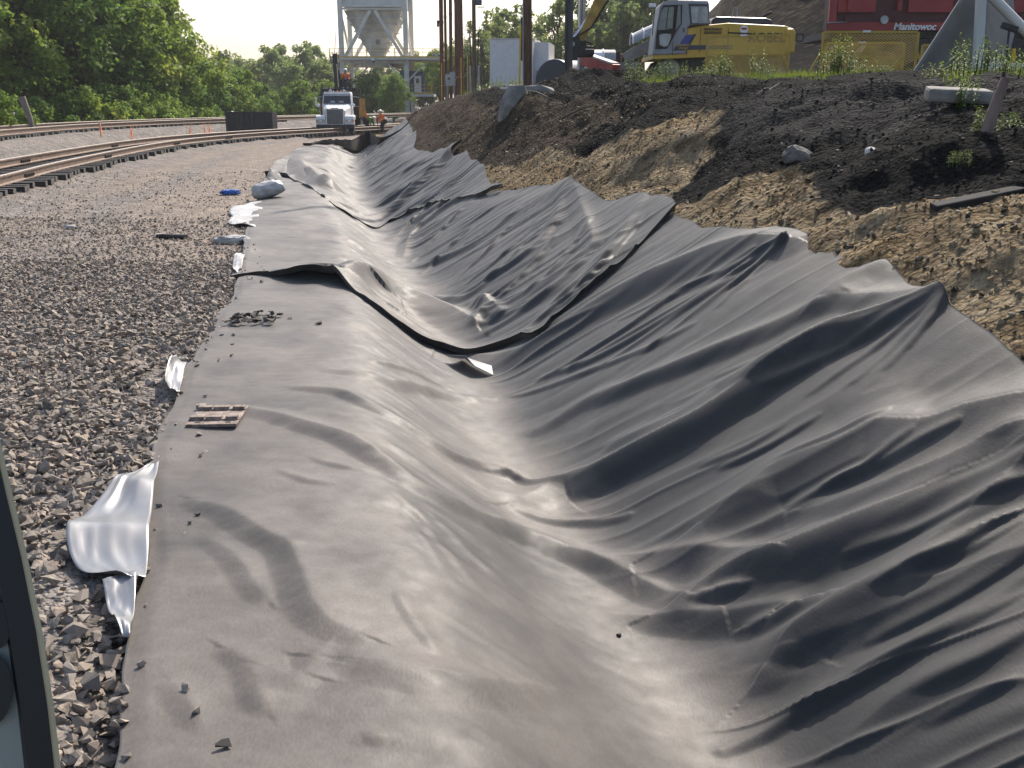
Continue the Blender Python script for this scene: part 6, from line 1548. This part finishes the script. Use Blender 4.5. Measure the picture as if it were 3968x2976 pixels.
crag('broad grey rock capping the bank beside the brown pole', (.75, 24.6, 2.12), (.62, .6, .3), 22, M_PALE, .1)
boulder('boulder', 'pale tan rock low on the bank above the tarp', (2.9, 10.4, gz(2.9, 10.4) + .02), (.16, .14, .12), 8)
boulder('boulder', 'small white stone on the dark slope', (3.25, 9.3, gz(3.25, 9.3) + .03), (.06, .05, .05), 18, mat('white_stone', (.5, .48, .45), (.6, .58, .54)), 2)
t = tag(MB().box((0, 0, 0), (.55, .36, .12), bev=.03).build('concrete_slab', M_CONC), 'thick concrete slab tilted on the crest with weeds growing over it', 'slab')
p = at(2070, 200, 9.6); t.location = (p.x, 9.6, gz(p.x, 9.6) + .05); t.rotation_euler = (.08, .05, -.25)
p = at(2125, 272, 8.5); z0 = gz(p.x, 8.5)
t = tag(MB().tube([(0, 0, -.15), (.05, 0, .1), (.14, .02, .42)], [.045, .05, .035], 9).build('wood_stump', mat('pinkish_wood', (.15, .10, .085), (.24, .17, .14), rough=.9, scale=6, stretch=(3, 3, .5))), 'short tilted wooden stump stuck in the slope at right', 'stump'); t.location = (p.x, 8.5, z0)
p = at(2130, 352, 7.45); t = tag(MB().box((0, 0, 0), (.8, .10, .07), bev=.012).build('old_timber', mat('charred_timber', (.012, .012, .012), (.035, .033, .03), rough=.9, stretch=(1, 8, 8))), 'dark old timber lying along the slope at right', 'timber')
t.location = (p.x + .02, 7.45, gz(p.x + .02, 7.45) + .0); t.rotation_euler = (.2, -.18, .12)
M_ROOT = mat('root_bark', (.07, .055, .042), (.13, .105, .08), rough=.9)
for pts_, r, lab in (([(1.0, 20.5), (1.35, 19.8), (1.75, 19.4)], .022, 'thin bare root sticking from the bank right of the rock nose'), ([(4.0, 15.6), (3.75, 15.2), (3.9, 14.6), (3.55, 14.2)], .010, 'curled dry twig on the coal slope'), ([(3.7, 15.0), (3.5, 14.4), (3.15, 14.0)], .010, 'straight dry twig on the coal slope below the curled one'), ([(0.2, 24.0), (.55, 23.2), (1.2, 22.4)], .03, 'thick root crossing the rock nose')):
    m_ = MB(); m_.tube([(x, y, gz(x, y) + .03 + .05 * math.sin(2.3 * k)) for k, (x, y) in enumerate(pts_)], [r] * (len(pts_) - 1) + [r * .4], 6)
    tag(m_.build('root', M_ROOT), lab, 'root')
p = at(1985, 183, 16); t = tag(MB().box((0, 0, 0), (.42, .06, .03), bev=.005).build('plank', mat('pale_plank', (.5, .36, .28), (.6, .46, .36))), 'small pale plank lying on the crest left of the weeds', 'plank'); t.location = (p.x, 14.5, gz(p.x, 14.5) + .03); t.rotation_euler = (0, .1, -.3)
p = at(1115, 184, 33); t = tag(MB().box((0, 0, 0), (.8, .1, .05), bev=.005).build('plank', M_WHITE), 'white board on the crest left of the brown pole', 'plank'); t.location = (p.x - .1, 33, gz(p.x, 33) + .12)

# ------------------------------------------------------------------ things lying along the left edge of the sheets
M_SILVER = mat('silver_film', (.24, .24, .245), (.34, .34, .34), rough=.36, metal=.5, spec=.6, scale=2)
M_WHITEFILM = mat('white_film', (.34, .325, .305), (.52, .51, .49), rough=.45, scale=5)
def px_ground(px, py, z=0.0):
    a = at(px, py, 5.0); d = a - Vector((0, 0, CAM_H)); k = (z - CAM_H) / d.z; return Vector((d.x * k, d.y * k, z))
def flap(label, inner, outer, waves, amp, mat_, z0=.05, nu=26, nv=16, droop=.0, seed=0, curl=0.0):
    """a loose sheet between an inner line under the fabric and an outer free edge"""
    I = spline([(p.x, p.y) for p in [px_ground(*q) for q in inner]], 8); O = spline([(p.x, p.y) for p in [px_ground(*q) for q in outer]], 8)
    def rs(C, n):
        s = np.concatenate([[0], np.cumsum(np.linalg.norm(np.diff(C, axis=0), axis=1))]); t_ = np.linspace(0, s[-1], n); return np.stack([np.interp(t_, s, C[:, k]) for k in (0, 1)], 1)
    A, B = rs(I, nu), rs(O, nu); v = np.linspace(0, 1, nv)[None, :, None]
    P = A[:, None] * (1 - v) + B[:, None] * v
    u_ = np.linspace(0, 1, nu)[:, None]; vv = np.linspace(0, 1, nv)[None, :]
    z = z0 + amp * (1 - np.sqrt(np.sin(u_ * waves * math.pi + seed + .5 * vv) ** 2 + .01)) * (.45 + .55 * vv) + amp * .4 * fbm(u_ * 2 + seed, vv * 1.5 + u_, 7 + seed, 2) + amp * .10 * (1 - 2 * np.abs(fbm(u_ * 5 + vv * 2 + seed, vv * 4 - u_ * 2, 17 + seed, 2))) * vv - droop * vv ** 2 + curl * np.clip(vv - .6, 0, 1) ** 2 * 6
    V = np.concatenate([P, z[..., None]], -1).reshape(-1, 3)
    me = np_mesh('liner_flap', V, grid_faces(nu, nv), True)
    o = link_mesh('liner_flap', me, mat_); s = o.modifiers.new('thickness', 'SOLIDIFY'); s.thickness = .0015
    return tag(o, label, 'plastic flap', 'loose liner flaps along the sheets')
flap('large silver plastic flap with deep folds sticking out from under the nearest sheet', [(345, 1010), (330, 1120), (318, 1280)], [(318, 1022), (225, 1095), (160, 1168), (152, 1215), (190, 1262), (280, 1285)], 2.6, .075, M_SILVER, .05, 60, 24, seed=1)
flap('narrow silver flap pointing down beside the nearest sheet, below the large one', [(300, 1270), (292, 1340), (285, 1410)], [(226, 1290), (238, 1340), (268, 1408)], 1.2, .05, M_SILVER, .05, seed=3)
flap('small rolled silver flap beside the tie plates', [(405, 800), (395, 835), (388, 860)], [(385, 800), (362, 830), (362, 862)], 1.0, .07, M_SILVER, .05, seed=2, curl=.05)
flap('pale curled flap at the corner of the second sheet', [(530, 555), (525, 580), (518, 600)], [(512, 556), (503, 578), (506, 598)], 1.1, .06, M_WHITEFILM, .05, seed=5)
flap('upper white flap with dark fold beside the second sheet', [(565, 440), (568, 455), (562, 470)], [(540, 442), (497, 462), (510, 478)], 1.2, .06, M_WHITEFILM, .04, seed=4)
flap('lower white flap beside the second sheet', [(560, 470), (558, 485), (552, 500)], [(500, 478), (496, 487), (540, 497)], 1.1, .06, M_WHITEFILM, .04, seed=6)
flap('black flap turned up beyond the white bag', [(615, 380), (612, 388), (606, 394)], [(590, 380), (578, 388), (582, 394)], .8, .22, M_FAB, .05, seed=2)
# white flap in the ditch bottom
pts_ = [(-.66, 9.82, -.46), (-.50, 9.90, -.50), (-.20, 9.42, -.47), (-.18, 9.30, -.53), (-.36, 9.34, -.45), (-.46, 9.55, -.40)]
m_ = MB(); m_.add(pts_, [(0, 1, 5), (1, 2, 4, 5), (2, 3, 4)]); o = m_.build('liner_flap', M_WHITEFILM); s = o.modifiers.new('thickness', 'SOLIDIFY'); s.thickness = .006
tag(o, 'white strip of liner showing at the ditch bottom under the second sheet', 'plastic flap', 'loose liner flaps along the sheets')

def surf(x, y):
    best = -9
    for X_, Y_, Z_ in SHEETS:
        d = (X_ - x) ** 2 + (Y_ - y) ** 2; i = np.unravel_index(np.argmin(d), d.shape)
        if d[i] < .01: best = max(best, float(Z_[i]))
    return best if best > -5 else gz(x, y)
# steel tie plates
M_PLATE = mat('rusty_plate', (.14, .105, .085), (.34, .27, .225), rough=.7, metal=.2, scale=22, detail=8, bump=.3, bscale=60)
c = px_ground(471, 896, .06); t = thing('tie_plate', 'rusty steel tie plate lying on the near sheet by its left edge', 'tie plate', (c.x, c.y, surf(c.x, c.y) + .006), R(3))
bb = MB().box((0, 0, .012), (.315, .40, .022), bev=.004).build('base', M_PLATE, t)
for y in (-.10, .115):
    for x, w in ((-.105, .09), (.0, .10), (.112, .075)): MB().box((x, y, .034), (w, .045, .026), bev=.005).build('shoulder', M_PLATE, t)
    MB().box((0, y, .026), (.312, .05, .012), bev=.003).build('ridge', M_PLATE, t)
for x, y in ((-.09, -.165), (.10, -.165), (-.09, .17), (.10, .17)): MB().box((x, y, .0235), (.03, .022, .003), bev=.0).build('spike_hole', M_DARK, t)
t2 = tag(MB().box((-.155, .2, .02), (.06, .05, .03), bev=.006).build('lug', M_PLATE, t))

# stones lying on the sheets
M_DSTONE = stone_mat('dark_stone', [(.04, .038, .036), (.07, .062, .055), (.10, .085, .07)], False)
def lone_stone(label, x, y, s, k, group=None, dz=0.0, mat_=None):
    V, Fc = HULLS[k % len(HULLS)]; me = np_mesh('stone', V, Fc); me.materials.append(mat_ or M_DSTONE)
    o = bpy.data.objects.new('loose_stone', me); COL.objects.link(o); o.location = (x, y, surf(x, y) + s * .35 + dz); o.scale = (s * 1.2, s, s * .9); o.rotation_euler = (random.uniform(-.3, .3), 0, random.uniform(0, 6)); return tag(o, label, 'stone', group)
rp = random.Random(9)
for k in range(46):
    a = rp.random(); x = -2.62 + .42 * rp.random(); y = 9.0 + .5 * rp.random() * (1 - abs(x + 2.4) * 1.5)
    lone_stone('dark angular stone in the small pile near the left edge of the sheet', x, y, rp.uniform(.026, .055), k, 'stones in the small pile on the sheet', dz=.03 * max(0, 1 - 5 * ((x + 2.36) ** 2 + (y - 9.2) ** 2)))
lone_stone('single flat stone just right of the small stone pile', -2.09, 9.22, .042, 3, dz=-.01)
lone_stone('blocky stone farther right of the small stone pile', -1.78, 9.02, .034, 5)
lone_stone('dark oval stone at the bottom edge of the photo', -.91, 2.72, .036, 6, dz=.0)
lone_stone('black lump of coal in the ditch bottom fold', .53, 4.42, .022, 7, dz=.0, mat_=M_DARK)
lone_stone('dark rock on the gravel beside the white flaps', -4.98, 18.9, .12, 2)
lone_stone('stone at the end of the short plank on the gravel', -4.86, 15.05, .05, 4)
rp = random.Random(4); lv = []
m_ = MB()
# ballast kicked up onto the edge of the sheets
kx = rng.uniform(2.6, 14, 110); ky = kx.copy(); kx = xL(ky) + rng.random(110) ** 2.5 * .35 - .02; ks = rng.uniform(.012, .034, 110)
kz = np.array([surf(a, b) for a, b in zip(kx, ky)]) + ks * .3
tag(scatter('spilled_stone', np.stack([kx, ky, kz], 1), ks, M_STONES, rng), 'small stones kicked up onto the left edge of the sheets', 'gravel', kind='stuff')
# white bag
def lump(name, label, cat, loc, r, seed, mat_, amp, rot, freq=2.2, sub=4):
    bm = bmesh.new(); bmesh.ops.create_icosphere(bm, subdivisions=sub, radius=1); co = np.array([v.co[:] for v in bm.verts])
    f = 1 + amp * (fbm(co[:, 0] * freq + seed, co[:, 1] * freq + co[:, 2] * freq * .7, seed, 3) + .5 * (1 - 2 * np.abs(fbm(co[:, 2] * freq * 1.6, co[:, 0] * freq * 1.6 - co[:, 1], seed + 5, 2))))
    for v, k in zip(bm.verts, f):
        c = v.co; e = Vector((math.copysign(abs(c.x) ** .75, c.x), math.copysign(abs(c.y) ** .75, c.y), math.copysign(abs(c.z) ** .8, c.z))); v.co = Vector((e.x * r[0], e.y * r[1], e.z * r[2])) * k
    for fc in bm.faces: fc.smooth = True
    me = bpy.data.meshes.new(name); bm.to_mesh(me); bm.free(); o = link_mesh(name, me, mat_); o.location = loc; o.rotation_euler = rot; return tag(o, label, cat)
a, b = px_ground(541, 425), px_ground(607, 415); c = px_ground(572, 436)
lump('plastic_bag', 'bulging white plastic bag resting on the left edge of the sheet', 'bag', (c.x + .02, c.y + .25, .23), (.33, .26, .17), 3, M_WHITEFILM, .16, (0, -.22, .15))
c = px_ground(500, 528); lump('crumpled_plastic', 'crumpled white plastic on the gravel by the second sheet', 'plastic', (c.x, c.y + .05, .055), (.20, .10, .06), 6, M_WHITEFILM, .5, (0, 0, .1), 3.5)
c = px_ground(514, 523); 
c = px_ground(498, 420); lump('blue_rag', 'crumpled bright blue rag lying on the gravel road', 'rag', (c.x, c.y, .05), (.19, .12, .045), 8, mat('blue_cloth', (.01, .08, .38), (.05, .22, .62), rough=.6, scale=9), .55, (0, 0, .1), 3.5)
c = px_ground(373, 518); t = thing('split_pipe', 'short dark split pipe with pale cut end lying on the gravel', 'pipe', (c.x, c.y, .05), R(-8))
rings = [[(x, r * math.cos(q), r * math.sin(q) * .7) for q in [k * math.pi / 5 for k in range(10)]] for x, r in ((-.24, .05), (-.12, .055), (.22, .05))]
MB().loft(rings).build('shell', M_DARK, t); MB().box((-.2, .0, .035), (.16, .09, .012), Matrix.Rotation(-.12, 3, 'Y')).build('cut_face', mat('pale_cut', (.5, .42, .36), (.6, .52, .46)), t)
for px, py, lab in ((152, 497, 'white scrap of paper on the far gravel, left'), (662, 299, 'white litter on the gravel in front of the truck')):
    c = px_ground(px, py); lump('litter', lab, 'litter', (c.x, c.y, .05), (.07, .05, .03) if py > 400 else (.35, .2, .09), 11, M_WHITEFILM, .5, (0, 0, .3), 3, 3)
c = px_ground(655, 270, .7); 
# pale concrete wash on the gravel by the far sheets
# ------------------------------------------------------------------ edge of the photographer's vehicle door
def vp(px, py, d):
    x = px / 2.16015 - 512; y = py / 2.16015 - 384; c, s = math.cos(PITCH), math.sin(PITCH)
    return Vector((x / 1000, c - s * y / 1000, -s - c * y / 1000)) * d + Vector((0, 0, CAM_H))
edge = [(-70, 700), (-30, 840), (0, 950), (30, 1080), (60, 1205), (92, 1365), (117, 1530), (134, 1680), (146, 1850), (154, 2050)]
fw = Vector((-.62, .75, -.22)).normalized()
M_SEAL = mat('black_seal', (.004, .004, .005), (.008, .008, .009), rough=.5); M_TRIM = mat('cream_trim', (.42, .36, .22), (.5, .44, .28), rough=.5); M_PANEL = mat('pale_panel', (.22, .245, .22), (.28, .30, .27), rough=.5)
D = .62
t = thing('vehicle_door', 'blurred dark vehicle door edge with cream trim at lower left', 'vehicle door', vp(0, 1659, D))
o3 = t.location
def strip(a, b, d0, d1, name, mat_):
    m = MB(); r = []
    for (x0, y0) in edge:
        p0, p1 = vp(x0 + a, y0, D + d0) - o3, vp(x0 + b, y0, D + d0) - o3
        r.append([p0, p1, p1 + fw * (d1 - d0), p0 + fw * (d1 - d0)])
    m.loft(r, smooth=False); return m.build(name, mat_, t)
strip(-10, 0, .0, .05, 'trim', M_TRIM); strip(-72, -10, .004, .06, 'seal', M_SEAL); strip(-330, -72, .012, .07, 'panel', M_PANEL)
for x, y, w, h in ((4, 1350, 30, 52), (-10, 1490, 46, 78)):
    r = [[vp(x - 10 + w * math.cos(q), y + h * math.sin(q), D + dd) - o3 for q in [k * math.pi / 10 for k in range(20)]] for dd in (.006, .014)]
    MB().loft(r).build('slot', M_SEAL, t)

# ------------------------------------------------------------------ thin summer haze
hz = MB().box((0, 0, 22), (3600, 3600, 50)).build('haze', None)
hm = bpy.data.materials.new('haze'); hm.use_nodes = True; hn = hm.node_tree.nodes
hn.remove(hn['Principled BSDF']); pv = hn.new('ShaderNodeVolumePrincipled'); pv.inputs['Density'].default_value = .0004; pv.inputs['Color'].default_value = (.97, .97, .98, 1); pv.inputs['Anisotropy'].default_value = .2
hm.node_tree.links.new(pv.outputs[0], hn['Material Output'].inputs['Volume'])
hz.data.materials.clear(); hz.data.materials.append(hm)
tag(hz, 'thin pale summer haze over the whole site', 'haze', kind='stuff')
